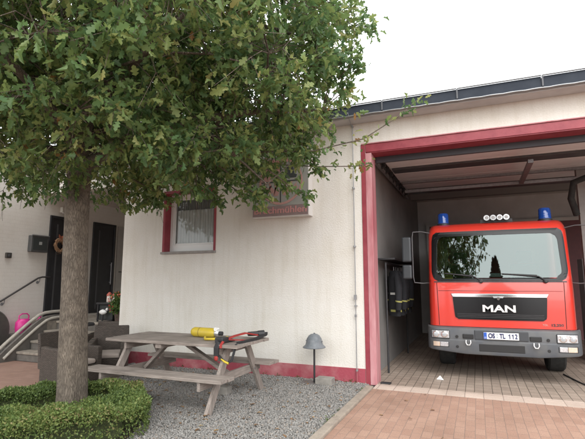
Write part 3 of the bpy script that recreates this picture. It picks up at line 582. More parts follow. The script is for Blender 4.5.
strap([(-3.16,5.2,.81),(-3.12,5.6,.815),(-3.1,5.9,.85),(-3.14,6.0,.86)], .05, .03, bs)
MB().box(-3.26,-3.13,5.14,5.30,.805,.88).build('buckle_block', blackm, hn, bev=.015)
MB().lathe((-3.17,5.045,.63), [(.015,-.03),(.028,-.015),(.03,.015),(.02,.03)], 14, sy=.45).build('pouch', rs, hn, smooth=True, ang=80)
MB().tube([(-2.98,5.86,.86),(-2.91,5.92,.87)], [.05,.045], 16).tube([(-3.08,5.74,.87),(-2.98,5.85,.87)], [.03,.035], 12).build('mask_connector', blackm, hn, smooth=True)
MB().tube([(-3.62,5.46,.83),(-3.55,5.36,.82),(-3.40,5.34,.83),(-3.28,5.42,.84),(-3.2,5.36,.86)], .018, 10).build('yellow_hose', yel, hn, smooth=True, ang=80)
MB().tube([(-3.1,5.06,.63),(-3.04,5.04,.60),(-2.98,5.04,.58)], .014, 8).build('yellow_clip', yel, hn, smooth=True, ang=80)

# helmet on post
hp = thing('helmet_post', 'thin black iron post with flat base plate by the red plinth', 'post', (-2.5,6.95,0))
MB().tube([(-2.51,6.95,.015),(-2.51,6.95,.64)], .016, 10).build('post', blackm, hp)
MB().box(-2.72,-2.38,6.83,7.06,-.005,.012).build('base_plate', mat('grey_plate', (.14,.13,.125), rough=.7), hp, bev=.003)
hm = thing('steel_helmet', 'old grey-blue steel helmet set on top of the iron post', 'helmet', (-2.51,6.95,.55))
hmm = mat('helmet_grey', (.12,.135,.15), (.17,.185,.20), scale=14, rough=.55, bump=.2)
MB().lathe((-2.51,6.95,.555), [(.185,0),(.19,.006),(.145,.045),(.132,.09),(.122,.14),(.09,.19),(.05,.213),(.01,.22)], 32, sx=.98, sy=1.08).build('shell', hmm, hm, smooth=True, ang=60)
MB().add([(-2.518,6.80,.60),(-2.502,6.80,.60),(-2.502,6.86,.745),(-2.518,6.86,.745),(-2.518,6.95,.79),(-2.502,6.95,.79),(-2.502,7.04,.745),(-2.518,7.04,.745)],[(0,1,2,3),(3,2,5,4),(4,5,6,7)]).build('comb', hmm, hm)
for s_ in (-1,1): MB().lathe((-2.51+s_*.133,6.95,.66), [(.012,-.012),(.012,.012)], 10, 'x').build('rivet', steel, hm)
cb_ = MB().box(-2.47,-2.20,6.86,7.06,-.01,.10).build('concrete_block', conc, None, bev=.008); tag(cb_, 'grey concrete block lying right of the helmet post', 'block')
cb2 = MB().box(-3.62,-3.42,5.75,5.9,-.01,.10).build('concrete_block', conc, None, bev=.008); tag(cb2, 'small grey concrete block under the picnic table', 'block')

# ------------------------------------------------------------------ gravel stones (uncountable)
ico = bmesh.new(); bmesh.ops.create_icosphere(ico, subdivisions=1, radius=1); it = np.array([v.co[:] for v in ico.verts]); itf = np.array([[v.index for v in f_.verts] for f_ in ico.faces]); ico.free()
NS = 115000; P = np.stack([rng.uniform(-6.5,-1.69,NS*2), rng.uniform(2.6,7.24,NS*2), rng.uniform(-.016,.004,NS*2)],1)
dn = np.hypot(P[:,0], P[:,1]); keep = (rng.random(NS*2) < np.clip(6.0/dn,0,1)**1.2) & ((P[:,0]+.0) > -P[:,1]*1.45-.3) & (P[:,0] < -P[:,1]*.08-.1); P = P[keep][:NS]
U = P @ np.array([-.745,.667,0]); Wv = P @ np.array([.667,.745,0])
inh = (np.abs(U-5.85) < .8) & (Wv > -1.6) & (Wv < .74 - .5*np.clip((5.5-U),0,1)); P = P[~inh]
sz = rng.gamma(6, .0009, len(P)) + .004
V, F = place(it, [itf], P, sz, nonuni=rng.uniform(.6,1.25,(len(P),3)))
g = npmesh('gravel', V, F, stone_i); g['kind'] = 'stuff'

# ------------------------------------------------------------------ tree
barkm = bpy.data.materials.new('bark'); barkm.use_nodes = True
t = barkm.node_tree; n = t.nodes; p = n['Principled BSDF']; p.inputs['Roughness'].default_value = .95
tcn = n.new('ShaderNodeTexCoord'); mp = n.new('ShaderNodeMapping'); mp.inputs['Scale'].default_value = (1,1,.16); t.links.new(tcn.outputs['Object'], mp.inputs[0])
vo = n.new('ShaderNodeTexVoronoi'); vo.feature = 'DISTANCE_TO_EDGE'; vo.inputs['Scale'].default_value = 75; ns = n.new('ShaderNodeTexNoise'); ns.inputs['Scale'].default_value = 22; ns.inputs['Detail'].default_value = 8
wv = n.new('ShaderNodeVectorMath'); wv.operation = 'MULTIPLY_ADD'; wv.inputs[1].default_value = (.05,.05,.05); t.links.new(ns.outputs['Color'], wv.inputs[0]); t.links.new(mp.outputs[0], ns.inputs['Vector']); t.links.new(mp.outputs[0], wv.inputs[2]); t.links.new(wv.outputs[0], vo.inputs['Vector'])
rp = n.new('ShaderNodeValToRGB'); rp.color_ramp.elements[0].color = (.085,.068,.052,1); rp.color_ramp.elements[1].color = (.19,.158,.125,1); rp.color_ramp.elements[1].position = .22
t.links.new(vo.outputs['Distance'], rp.inputs[0]); m3 = n.new('ShaderNodeMixRGB'); m3.blend_type = 'OVERLAY'; m3.inputs[0].default_value = .7; t.links.new(rp.outputs[0], m3.inputs[1])
n4 = n.new('ShaderNodeTexNoise'); n4.inputs['Scale'].default_value = 9; n4.inputs['Detail'].default_value = 7; t.links.new(tcn.outputs['Object'], n4.inputs['Vector']); t.links.new(n4.outputs['Fac'], m3.inputs[2])
t.links.new(m3.outputs[0], p.inputs['Base Color']); mth = n.new('ShaderNodeMath'); mth.operation = 'MULTIPLY_ADD'; mth.inputs[1].default_value = 1.2; cl_ = n.new('ShaderNodeMath'); cl_.operation = 'MINIMUM'; cl_.inputs[1].default_value = .3
t.links.new(vo.outputs['Distance'], cl_.inputs[0]); t.links.new(cl_.outputs[0], mth.inputs[0]); t.links.new(ns.outputs['Fac'], mth.inputs[2])
bp = n.new('ShaderNodeBump'); bp.inputs['Strength'].default_value = .9; bp.inputs['Distance'].default_value = .02; t.links.new(mth.outputs[0], bp.inputs['Height']); t.links.new(bp.outputs[0], p.inputs['Normal'])

LT = np.array([(0,0,0),(0,.5,.0),(0,1.0,-.10),
  (.05,.10,.02),(.16,.19,.05),(.23,.30,.07),(.10,.38,.04),(.22,.49,.07),(.29,.63,.08),(.12,.70,.03),(.15,.87,-.02),
  (-.05,.10,.02),(-.16,.22,.05),(-.23,.33,.07),(-.10,.41,.04),(-.22,.52,.07),(-.29,.66,.08),(-.12,.73,.03),(-.15,.88,-.02)])
LF = [np.array([[0,3,4,5,6,1]]), np.array([[1,6,7,8,9,10,2]]), np.array([[0,1,14,13,12,11]]), np.array([[1,2,18,17,16,15,14]])]
def make_tree(root, base, trunk_h, r0, r1, cen, rad, nclus, nleaf, lsize, lm, seed, carve=None, limbs=8, extra=None, lean=(0,0)):
    global rng
    rng = np.random.default_rng(seed); rnd = random.Random(seed)
    bx, by = base; B = MB(); pts = []
    # trunk with root flare and slight bends
    tp = [(0,r0*1.28),(.08,r0*1.14),(.25,r0*1.03),(.6,r0),(1.2,r0*.95),(1.8,r0*.88),(2.3,r0*.84),(trunk_h,r1)]
    tr_ = MB(); P_ = []; 
    NT = 40; nn = 28; zz = np.linspace(0, trunk_h, NT); rr = np.interp(zz, [a for a,_ in tp], [b for _,b in tp])
    ph = rng.random(6)*6.28
    vs = []
    for i, (z, r) in enumerate(zip(zz, rr)):
        ox = lean[0]*z + .03*math.sin(z*1.3+ph[0]); oy = lean[1]*z + .03*math.sin(z*1.1+ph[1])
        for k in range(nn):
            a = 2*PI*k/nn; q = r*(1+.035*math.sin(3*a+ph[2]+z*.6)+.025*math.sin(5*a+ph[3]-z)+.02*math.sin(9*a+z*3+ph[4])+ (.10*max(0,.35-z)/.35)*math.sin(5*a+ph[5]))
            vs.append((bx+ox+q*math.cos(a), by+oy+q*math.sin(a), z-.03))
    tr_.add(vs, [(i*nn+k, i*nn+(k+1)%nn, (i+1)*nn+(k+1)%nn, (i+1)*nn+k) for i in range(NT-1) for k in range(nn)])
    tr_.build('trunk', barkm, root, smooth=True, ang=80)
    top = Vector((bx+lean[0]*trunk_h, by+lean[1]*trunk_h, trunk_h-.15)); nodes = []
    cen = np.array(cen); rad = np.array(rad)
    # clusters
    cl = []
    while len(cl) < nclus:
        d = rng.normal(size=3); d /= np.linalg.norm(d); q = cen + d*rad*(rng.random()**(.34 if carve else .42))
        if carve and not carve(q): continue
        cl.append(q)
    cl = np.array(cl)
    # leader and limbs
    def limb(a, b, ra, rb, n_=7, wob=.12, sag=0):
        a = Vector(a); b = Vector(b); L = (b-a).length; pp_ = []; w1 = Vector((rnd.gauss(0,1),rnd.gauss(0,1),rnd.gauss(0,1)))*wob*L*.4
        for i in range(n_+1):
            s = i/n_; q = a.lerp(b, s) + w1*math.sin(PI*s) + Vector((0,0,-sag*L*(s-s*s)*-1)); pp_.append(q); nodes.append((q, ra+(rb-ra)*s))
        B.tube(pp_, [ra+(rb-ra)*i/n_ for i in range(n_+1)], 9, cap=False); return pp_
    lead = limb(top, (cen[0]+.2, cen[1], cen[2]+rad[2]*.75), r1*.92, .03, 9, .06)
    for k in range(limbs):
        s = k/limbs; a = 2*PI*(k*.381966) + rnd.random()*.5; st_ = lead[min(int(s*6), 6)] if k > 2 else top + Vector((0,0,-.10+.1*k))
        el_ = rnd.uniform(.05,.65); e_ = Vector((cen[0]+math.cos(a)*rad[0]*.78, cen[1]+math.sin(a)*rad[1]*.78, cen[2]+rad[2]*(-.55+1.15*s)))
        if carve and not carve(np.array(e_)): e_ = Vector(st_).lerp(e_, .62)
        L1 = limb(st_, e_, r1*(.60-.3*s), .018, 8, .12, .15)
        for j in (1,2,3,4,5,6,7,8):
            b_ = L1[j] + Vector((rnd.gauss(0,1),rnd.gauss(0,1),rnd.gauss(.25,.7)))*.85
            if carve and not carve(np.array(b_)): continue
            limb(L1[j], b_, r1*.18*(1-j/10), .010, 5, .15)
    NP = np.array([q[0][:] for q in nodes])
    LP = []; LD = []
    for q in cl:
        i = np.argmin(np.sum((NP-q)**2, 1) + .3*np.maximum(0, NP[:,2]-q[2])); s = Vector(NP[i]); e = Vector(q); L = (e-s).length
        mid = s.lerp(e,.5)+Vector((rnd.gauss(0,.1),rnd.gauss(0,.1),.10*L)); B.tube([s, mid, e], [min(.008,nodes[i][1]), .005, .002], 4, cap=False)
        dirs = (e-mid).normalized(); k = rng.poisson(nleaf)
        # leaves sit along short side twigs round the end
        tdir = rng.normal(size=(4,3)); tdir[:,2] -= .25; tdir = tdir/np.linalg.norm(tdir,axis=1)[:,None]*.8 + np.array(dirs)*.5
        tl_ = rng.uniform(.2,.42,4)
        for j in range(4): B.tube([e, e+Vector(tdir[j])*tl_[j]], [.004,.002], 3, cap=False)
        w_ = rng.integers(0,4,k); s_ = rng.random(k)**.7
        pos = np.array(e) + tdir[w_]*(tl_[w_]*s_)[:,None] + rng.normal(size=(k,3))*.045
        LP.append(pos); LD.append(tdir[w_])
    EP, ED = [], []
    if extra:
        for (pl_, nl) in extra:
            B.tube([Vector(q) for q in pl_], [.012]+[.008]*(len(pl_)-2)+[.003], 5, cap=False)
            Q = np.array(pl_); k = nl; s_ = rng.random(k)*(len(Q)-1); i_ = np.minimum(s_.astype(int), len(Q)-2); fr_ = (s_-i_)[:,None]
            EP.append(Q[i_]*(1-fr_)+Q[i_+1]*fr_ + rng.normal(size=(k,3))*.05); ED.append(Q[i_+1]-Q[i_])
    B.build('branches', barkm, root, smooth=True, ang=80, fix=False)
    P_ = np.concatenate(LP); D = np.concatenate(LD)
    if carve: k_ = np.array([carve(q, True) for q in P_]); P_ = P_[k_]; D = D[k_]
    if EP: P_ = np.concatenate([P_]+EP); D = np.concatenate([D]+ED)
    nL = len(P_)
    # leaf axis: outward + drooping, random roll
    y = D/np.linalg.norm(D,axis=1)[:,None]*.5 + rng.normal(size=(nL,3))*.75 + np.array([0,0,-.35]); y /= np.linalg.norm(y,axis=1)[:,None]
    z = rng.normal(size=(nL,3))*.7 + np.array([0,0,.9]); x = np.cross(y,z); x /= np.linalg.norm(x,axis=1)[:,None]; z = np.cross(x,y)
    rot = np.stack([x,y,z],-1)
    nu = np.stack([rng.uniform(.7,1.25,nL), np.ones(nL), rng.uniform(-1.5,3.5,nL)],1)
    V, F = place(LT, LF, P_, rng.uniform(.65,1.25,nL)*lsize, rot, nu)
    o = npmesh('crown', V, F, lm, root); return o
lm = leafmat('tree_leaves', [(0,(.080,.155,.062)),(.28,(.125,.21,.076)),(.52,(.18,.265,.088)),(.74,(.24,.30,.10)),(.93,(.38,.40,.16)),(.992,(.36,.33,.11)),(1,(.34,.19,.07))], .50, .42)
tree = thing('deciduous_tree', 'broad deciduous tree with lobed leaves inside the low hedge', 'tree', (-4.55,4.07,0))
def carve(q, leaf=False):
    x, y, z = q
    if z < 4.75 and y > 6.85: return False
    if y > 6.75 and z > 4.3 and z < 4.8: return False
    m = .0 if leaf else .15
    # crown's right shoulder and its lower rim (drops towards the middle)
    if x > -1.05 - m - .05*(5-z)**2 + .10*math.sin(z*5+y*3): return False
    zb = 2.78 + .12*math.sin(x*3.1) + .10*math.sin(x*7.3+y*2)
    if x > -3.6: zb += max(0,x+2.6)*.16 - .12
    if x < -5.2: zb += .12
    if z < zb + m: return False
    return True
extra = [([(-2.6,5.0,3.3),(-1.9,5.3,3.32),(-1.3,5.6,3.5),(-.85,5.85,3.85),(-.6,6.0,4.12)], 70), ([(-2.6,4.8,3.2),(-2.2,5.2,2.85),(-1.95,5.4,2.7)], 60), ([(-2.7,5.6,3.3),(-2.1,6.0,3.3),(-1.55,6.2,3.3),(-1.35,6.3,3.35)], 46), ([(-3.0,5.2,3.4),(-2.6,5.6,3.15),(-2.45,5.7,2.95)], 130), ([(-3.4,5.2,3.3),(-3.0,5.6,3.0),(-2.8,5.8,2.85)], 130), ([(-2.5,5.4,3.6),(-2.1,5.7,3.35),(-1.95,5.8,3.1)], 120), ([(-3.8,5.0,3.2),(-3.5,5.3,2.9),(-3.35,5.4,2.72)], 110),
         ([(-3.4,4.9,3.2),(-2.9,5.1,2.8),(-2.6,5.2,2.62)], 90), ([(-3.0,4.7,3.1),(-2.6,4.9,2.75),(-2.4,5.0,2.62)], 80), ([(-4.4,4.4,3.1),(-4.1,4.9,2.85),(-4.0,5.1,2.72)], 60)]
make_tree(tree, (-4.55,4.07), 3.3, .165, .142, (-4.6,4.15,4.75), (4.0,2.75,2.1), 2050, 38, .106, lm, 11, carve, 16, extra, lean=(-.022,-.016))
# trees of the street behind the viewer (seen mirrored in the windscreen)
t2 = thing('street_tree', 'tall tree across the street, mirrored in the truck windscreen', 'tree', (-3.6,-9,0))
make_tree(t2, (-3.6,-9), 3.6, .22, .16, (-3.7,-9,8.2), (3.7,3.3,4.8), 600, 24, .22, lm, 5, None, 8)
fir = thing('conifer', 'dark conifer across the street, mirrored low in the truck windscreen', 'tree', (1.1,-15,0))
MB().lathe((1.1,-15,0), [(.22,0),(.15,4),(.03,8.3)], 10).build('trunk', barkm, fir)
nf = 20000; hz = rng.random(nf)**1.3*8.0; an = rng.random(nf)*6.283; rr_ = (3.0*(1-hz/8.4))*(.45+.55*rng.random(nf)**.5)
Pf = np.stack([1.1+rr_*np.cos(an), -15+rr_*np.sin(an), .6+hz-.25*rr_],1); V, F = small_leaves(nf, None, None, .26, Pf); npmesh('crown', V, F, leafmat('needles', [(0,(.02,.035,.02)),(1,(.05,.075,.035))], .1), fir)

# ------------------------------------------------------------------ hedge ring round the tree
hu = np.array([-.745,.667,0]); hv = np.array([.667,.745,0]); U0, U1, V0, V1 = 4.95, 6.62, -1.55, .80; HH = .33
hg = thing('box_hedge', 'low clipped box hedge framing the foot of the tree', 'hedge', (-4.36,3.9,0))
def uv(u, v, z): return tuple(hu*u + hv*v + np.array([0,0,z]))
def ring_band(ins, z1, m_, nm):
    mm = MB(); 
    A = (U0+ins, U0+.60-ins); Bk = (U1-.34+ins, U1-ins); Lf = (V0+ins, V0+.45-ins); Rt = (V1-.40+ins, V1-ins-.12)
    def bx(u0,u1,v0,v1):
        mm.add([uv(u0,v0,0),uv(u1,v0,0),uv(u1,v1,0),uv(u0,v1,0),uv(u0,v0,z1),uv(u1,v0,z1),uv(u1,v1,z1),uv(u0,v1,z1)], [(0,3,2,1),(4,5,6,7),(0,1,5,4),(1,2,6,5),(2,3,7,6),(3,0,4,7)])
    bx(A[0]+.14,A[1],Lf[0],Rt[1]-.10); bx(Bk[0],Bk[1],Lf[0],Rt[1]); bx(A[1]-.001,Bk[0]+.001,Lf[0],Lf[1]); bx(A[1]-.001,Bk[0]+.001,Rt[0],Rt[1]); return mm.build(nm, m_, hg)
ring_band(.09, HH-.06, mat('hedge_core', (.04,.05,.022), (.075,.09,.035), scale=30, rough=1, bump=1, bscale=50), 'twigs')
def corner_ok(u, v):   # rounded outer corners
    r = .45; du = min(u-U0, U1-u); dv = min(v-V0, V1-v)
    if du < r and dv < r: return r - math.hypot(r-du, r-dv)
    return min(du, dv)
HP = []
while len(HP) < 70000:
    u = random.uniform(U0-.02, U1+.02); v = random.uniform(V0, V1+.02)
    if U0+.60 < u < U1-.34 and V0+.45 < v < V1-.40: continue
    if corner_ok(u, v) < 0: continue
    dtop = random.random()**2.2; hz_ = HH + .022*math.sin(u*9+v*5) + .018*math.sin(v*17+u*3) + random.gauss(0,.008)
    edge = corner_ok(u, v)
    if random.random() < .5: z = hz_*(1-.28*dtop) - max(0,.06-edge)*.6
    else:
        if edge > .05 and not (0 < (U0+.60)-u < .06) and not (0 < u-(U1-.34) < .06): continue
        z = random.uniform(.01, hz_)
    HP.append(uv(u, v, z))
hl = leafmat('hedge_leaves', [(0,(.065,.105,.03)),(.35,(.105,.16,.045)),(.7,(.165,.22,.062)),(.92,(.22,.245,.08)),(1,(.26,.20,.10))], .3, .55)
V, F = small_leaves(0, None, None, .030, np.array(HP)); npmesh('foliage', V, F, hl, hg)
struct('planting_soil', MB().add([uv(U0+.1,V0+.1,-.008),uv(U1-.1,V0+.1,-.008),uv(U1-.1,V1-.1,-.008),uv(U0+.1,V1-.1,-.008)], [(0,1,2,3)]), soil)
# fallen leaves
fl = []
for k in range(420):
    fl.append((random.uniform(-6.6,-.4), random.uniform(3.4,7.1), .012))
fl = np.array([q for q in fl if not (abs(np.dot(q,hu)-5.8) < .9 and abs(np.dot(q,hv)) < 1)])
fl = fl[(fl[:,0] < -1.8) | (rng.random(len(fl)) < .12)]
nfl = len(fl); an = rng.random(nfl)*6.28; cx_, sx_ = np.cos(an), np.sin(an); zt = np.zeros(nfl); tl = rng.normal(size=nfl)*.15
rot = np.stack([np.stack([cx_,-sx_,tl],-1), np.stack([sx_,cx_,-tl],-1), np.stack([zt,tl,zt+1],-1)],1)
V, F = place(LT, LF, fl, rng.uniform(.04,.085,nfl), rot); lo = npmesh('fallen_leaves', V, F, leafmat('dry_leaves', [(0,(.10,.06,.03)),(.5,(.22,.12,.055)),(.85,(.34,.22,.10)),(1,(.30,.30,.08))], .1)); lo['kind'] = 'stuff'

wp_ = []
for k in range(46):
    if random.random() < .6: c = (random.uniform(-6.3,-1.8), 7.235, .0)
    else: c = (-1.69+random.uniform(-.02,.01), random.uniform(3.2,7.1), .0)
    for q in range(random.randint(4,14)): wp_.append((c[0]+random.gauss(0,.022), c[1]-abs(random.gauss(0,.014)), c[2]+random.uniform(0,.035)))
V, F = small_leaves(0, None, None, .026, np.array(wp_)); wd = npmesh('weeds', V, F, leafmat('weed_leaves', [(0,(.06,.10,.03)),(1,(.15,.19,.06))], .3)); wd['kind'] = 'stuff'

# ------------------------------------------------------------------ fire engine
TX, TY = .305, 8.2
ft = thing('fire_engine', 'red fire engine with grey bumper facing out of the open garage', 'fire engine', (TX, TY, 0))
tred = mat('truck_red_paint', (.58,.030,.016), (.49,.034,.022), scale=2.6, rough=.30, coat=.7, detail=8, lo=.4, hi=.8)
bgrey = mat('bumper_grey', (.075,.082,.094), (.115,.115,.112), scale=3.5, rough=.5, lo=.4, hi=.75, detail=9)
gloss = mat('gloss_black', (.006,.006,.007), rough=.2, coat=.0, spec=.35)
chrome = mat('chrome', (.75,.75,.76), rough=.14, metal=1)
def wz(z): return float(np.interp(z, [.40,.86,1.45,1.62,2.2,2.5,2.66], [1.12,1.12,1.12,1.118,1.108,1.10,1.06]))
def fy(z): return float(np.interp(z, [.4,.86,1.5,1.62,2.45,2.56,2.63,2.67], [0,0,.015,.03,.125,.17,.25,.42]))
def sp(x, z, off=0):
    w_ = wz(z); r = .13; ax_ = min(abs(x), w_); y = fy(z) + .045*(x/w_)**2
    nx = 0
    if ax_ > w_-r:
        q = (ax_-(w_-r))/r; y += r*(1-math.sqrt(max(0,1-q*q))); nx = q*math.copysign(1,x)
    ny = -math.sqrt(max(0.02,1-nx*nx))
    return Vector((TX+x+nx*off, TY+y+ny*off, z))
def panel(x0f, x1f, z0, z1, off, th, nu=24, nv=8):
    """panel lying on the cab's front; x0f/x1f functions of v (0..1)"""
    m_ = MB(); P=[]
    for lay in (off, off-th):
        for j in range(nv+1):
            v = j/nv; z = z0+(z1-z0)*v
            for i in range(nu+1):
                x = x0f(v)+(x1f(v)-x0f(v))*i/nu; P.append(sp(x, z, lay))
    W = nu+1; K = W*(nv+1); fs_ = [(j*W+i, j*W+i+1, (j+1)*W+i+1, (j+1)*W+i) for j in range(nv) for i in range(nu)]
    fs_ += [tuple(K+i for i in f_)[::-1] for f_ in fs_]
    rg = list(range(W)) + [j*W+nu for j in range(1,nv+1)] + [nv*W+i for i in range(nu-1,-1,-1)] + [j*W for j in range(nv-1,0,-1)]
    fs_ += [(rg[i], rg[i-1], K+rg[i-1], K+rg[i]) for i in range(len(rg))]
    m_.add(P, fs_); return m_
def rnd_(half, ch, cr, top=True, bot=True, taper=0):
    def fx(v):
        h = half + taper*(v-.5)
        if top and v > 1-ch: q = (v-(1-ch))/ch; h -= cr*(1-math.sqrt(max(0,1-q*q)))
        if bot and v < ch: q = 1-v/ch; h -= cr*(1-math.sqrt(max(0,1-q*q)))
        return h
    return fx
# cab shell: stacked outlines with rounded front corners, opening left for the windscreen
cabm = MB(); zs = [.86,.95,1.1,1.3,1.45,1.55,1.62]
def ringpts(z):
    w_ = wz(z); F_ = [sp(-w_+2*w_*i/40, z) for i in range(41)]
    return [Vector((TX-w_,TY+1.75,z))] + F_ + [Vector((TX+w_,TY+1.75,z))]
def loft(zl, part_=None):
    L = [ringpts(z) for z in zl]; k = len(L[0]); m_.add([q for r_ in L for q in r_], [(i*k+j, i*k+j+1, (i+1)*k+j+1, (i+1)*k+j) for i in range(len(L)-1) for j in range(k-1)]); return k
m_ = cabm; loft([.86,.95,1.1,1.3,1.45,1.55,1.60,1.64])
# pillars and roof
L = [.0]; zl = [1.64,1.7,1.8,1.9,2.0,2.1,2.2,2.3,2.4,2.44,2.47,2.5,2.55,2.6,2.64,2.66]
def ws_half(z): return float(np.interp(z, [1.64,1.7,1.8,2.36,2.44,2.47], [.94,.985,1.01,.985,.97,.94]))
rows = []
for z in zl:
    w_ = wz(z)
    if z <= 2.47:
        h = ws_half(z); row = [Vector((TX-w_,TY+1.75,z))] + [sp(-w_+(w_-h)*i/8, z) for i in range(9)] + [sp(h+(w_-h)*i/8, z) for i in range(9)] + [Vector((TX+w_,TY+1.75,z))]
        rows.append((z, row))
k = 20
for (za, ra), (zb, rb) in zip(rows, rows[1:]):
    cabm.add(ra+rb, [(j, j+1, k+j+1, k+j) for j in list(range(0,9))+list(range(10,19))])
m_ = cabm; loft([2.47,2.5,2.55,2.6,2.64,2.66])
top = ringpts(2.66); cabm.add(top + [Vector((TX,TY+1.2,2.69))], [(j, j+1, len(top)) for j in range(len(top)-1)] + [(len(top)-1, 0, len(top))])
cabm.box(TX-1.0, TX+1.0, TY+1.73, TY+1.75, .86, 2.64)
cab = cabm.build('cab', tred, ft, smooth=True, ang=50, fix=False)
# black surround and glass
def surround():
    m2 = MB(); zl2 = np.linspace(1.625, 2.50, 22)
    out = lambda z: float(np.interp(z, [1.625,1.66,1.72,1.80,2.34,2.44,2.48,2.50],[.95,1.01,1.035,1.05,1.035,1.02,1.0,.96]))
    inn = lambda z: float(np.interp(z, [1.70,1.72,1.76,1.80,2.30,2.36,2.385,2.40],[.88,.935,.96,.965,.945,.93,.91,.85]))
    for (a, b) in zip(zl2, zl2[1:]):
        if b <= 1.70 or a >= 2.40:
            for i in range(24):
                x0a, x1a = -out(a)+2*out(a)*i/24, -out(a)+2*out(a)*(i+1)/24; x0b, x1b = -out(b)+2*out(b)*i/24, -out(b)+2*out(b)*(i+1)/24
                m2.add([sp(x0a,a,.010),sp(x1a,a,.010),sp(x1b,b,.010),sp(x0b,b,.010)], [(0,1,2,3)])
        else:
            for s_ in (-1,1):
                for i in range(4):
                    A0, A1 = inn(a)+(out(a)-inn(a))*i/4, inn(a)+(out(a)-inn(a))*(i+1)/4; B0, B1 = inn(b)+(out(b)-inn(b))*i/4, inn(b)+(out(b)-inn(b))*(i+1)/4
                    m2.add([sp(s_*A0,a,.010),sp(s_*A1,a,.010),sp(s_*B1,b,.010),sp(s_*B0,b,.010)], [(0,1,2,3) if s_ > 0 else (3,2,1,0)])
    return m2
ws = surround().build('windscreen', gloss, ft, fix=False); s1 = ws.modifiers.new('s','SOLIDIFY'); s1.thickness = .012; s1.offset = -1
wgm = bpy.data.materials.new('windscreen_glass'); wgm.use_nodes = True; t = wgm.node_tree; t.nodes.remove(t.nodes['Principled BSDF'])
tr = t.nodes.new('ShaderNodeBsdfTransparent'); tr.inputs[0].default_value = (.45,.50,.48,1); gl = t.nodes.new('ShaderNodeBsdfGlossy'); gl.inputs['Roughness'].default_value = .015; gl.inputs[0].default_value = (.80,.90,.90,1)
ms = t.nodes.new('ShaderNodeMixShader'); lw = t.nodes.new('ShaderNodeFresnel'); lw.inputs[0].default_value = 1.5; ad = t.nodes.new('ShaderNodeMath'); ad.operation = 'ADD'; ad.inputs[1].default_value = .055; ad.use_clamp = True
t.links.new(lw.outputs[0], ad.inputs[0]); t.links.new(ad.outputs[0], ms.inputs[0]); t.links.new(tr.outputs[0], ms.inputs[1]); t.links.new(gl.outputs[0], ms.inputs[2]); t.links.new(ms.outputs[0], t.nodes['Material Output'].inputs[0])
gp = panel(lambda v: -rnd_(.97,.06,.06,taper=-.03)(v), rnd_(.97,.06,.06,taper=-.03), 1.68, 2.42, .001, .004, 40, 20)
gp.build('pane', wgm, ws, smooth=True, ang=60, fix=False)
# cab interior
ci = mat('cab_interior', (.03,.03,.032), rough=.8)
MB().box(TX-.95,TX+.95,TY+.35,TY+.75,1.3,1.66).build('dashboard', ci, cab, bev=.05)
for sx in (-.6,.55):
    MB().box(TX+sx-.25,TX+sx+.25,TY+1.3,TY+1.45,1.2,1.95).box(TX+sx-.13,TX+sx+.13,TY+1.32,TY+1.42,1.97,2.2).build('seat', ci, cab, bev=.04)
MB().tube([(TX-.6+.24*math.cos(a),TY+.80+.08*math.sin(a),1.78+.22*math.sin(a)) for a in [2*PI*k/24 for k in range(25)]], .018, 8).build('steering_wheel', blackm, cab)
MB().box(TX-.92,TX-.82,TY+.9,TY+1.2,1.62,2.25).build('curtain', mat('pale_strap', (.35,.33,.25), rough=.9), cab, bev=.02)
MB().box(TX-.90,TX-.72,TY+.55,TY+.62,1.66,1.80).build('hi_vis_vest', mat('hi_vis_yellow', (.45,.42,.05), rough=.7), cab, bev=.02)
MB().add([(TX-.10,TY+.22,1.70),(TX+.07,TY+.22,1.70),(TX+.07,TY+.26,1.76),(TX-.10,TY+.26,1.76),(TX-.10,TY+.23,1.695),(TX+.07,TY+.23,1.695)],[(0,1,2,3),(0,4,5,1)]).build('dashboard_card', white, cab, fix=False)
# panel gaps on the front
gap = mat('shadow_gap', (.02,.006,.006), rough=.8)
for s_ in (-1,1):
    panel((lambda v, s_=s_: s_*(.955+.018*v)-.005), (lambda v, s_=s_: s_*(.955+.018*v)+.005), .87, 1.60, .0015, .004, 1, 8).build('panel_gap', gap, cab, fix=False)
panel(lambda v: -.95, lambda v: .95, 1.455, 1.462, .0015, .004, 24, 1).build('panel_gap', gap, cab, fix=False)
panel(lambda v: -1.02, lambda v: 1.02, 1.602, 1.622, .004, .006, 30, 1).build('cowl_seal', blackm, cab, fix=False)
# grille
gh = lambda v: (.675+.055*v)
gr = panel(lambda v: -rnd_(.705,.14,.05,taper=.035)(v), rnd_(.705,.14,.05,taper=.035), .985, 1.395, .014, .02, 30, 12).build('grille', gloss, ft, smooth=True, fix=False)
panel(lambda v: -.745+.03*(1-v), lambda v: .745-.03*(1-v), 1.355, 1.414, .024, .02, 30, 2).build('chrome_strip', chrome, gr, bev=.006, fix=False, smooth=True)
for k in range(3): panel(lambda v: -.655, lambda v: .655, 1.02+k*.025, 1.028+k*.025, .018, .006, 20, 1).build('grille_slat', blackm, gr, fix=False)
text('lettering', 'MAN', .155, mat('silver_letters', (.62,.62,.62), rough=.35, metal=.35), gr, tuple(sp(0,1.165,.024)), (1,0,0), (0,0,1), .012, wide=.50, bold=.005)
MB().lathe((TX, TY-.045, 1.335), [(.022,-.004),(.025,0),(.022,.004)], 20, 'y').add([(TX-.085,TY-.042,1.375),(TX+.085,TY-.042,1.375),(TX+.07,TY-.045,1.345),(TX-.07,TY-.045,1.345),(TX-.085,TY-.03,1.375),(TX+.085,TY-.03,1.375),(TX+.07,TY-.03,1.345),(TX-.07,TY-.03,1.345)],[(0,1,2,3),(4,7,6,5),(0,4,5,1),(3,2,6,7)]).build('emblem', chrome, gr)
text('model_number', '12.250', .055, blackm, cab, tuple(sp(.83,.925,.004)), (1,.12,0), (0,0,1), .003, wide=.17, bold=.002)
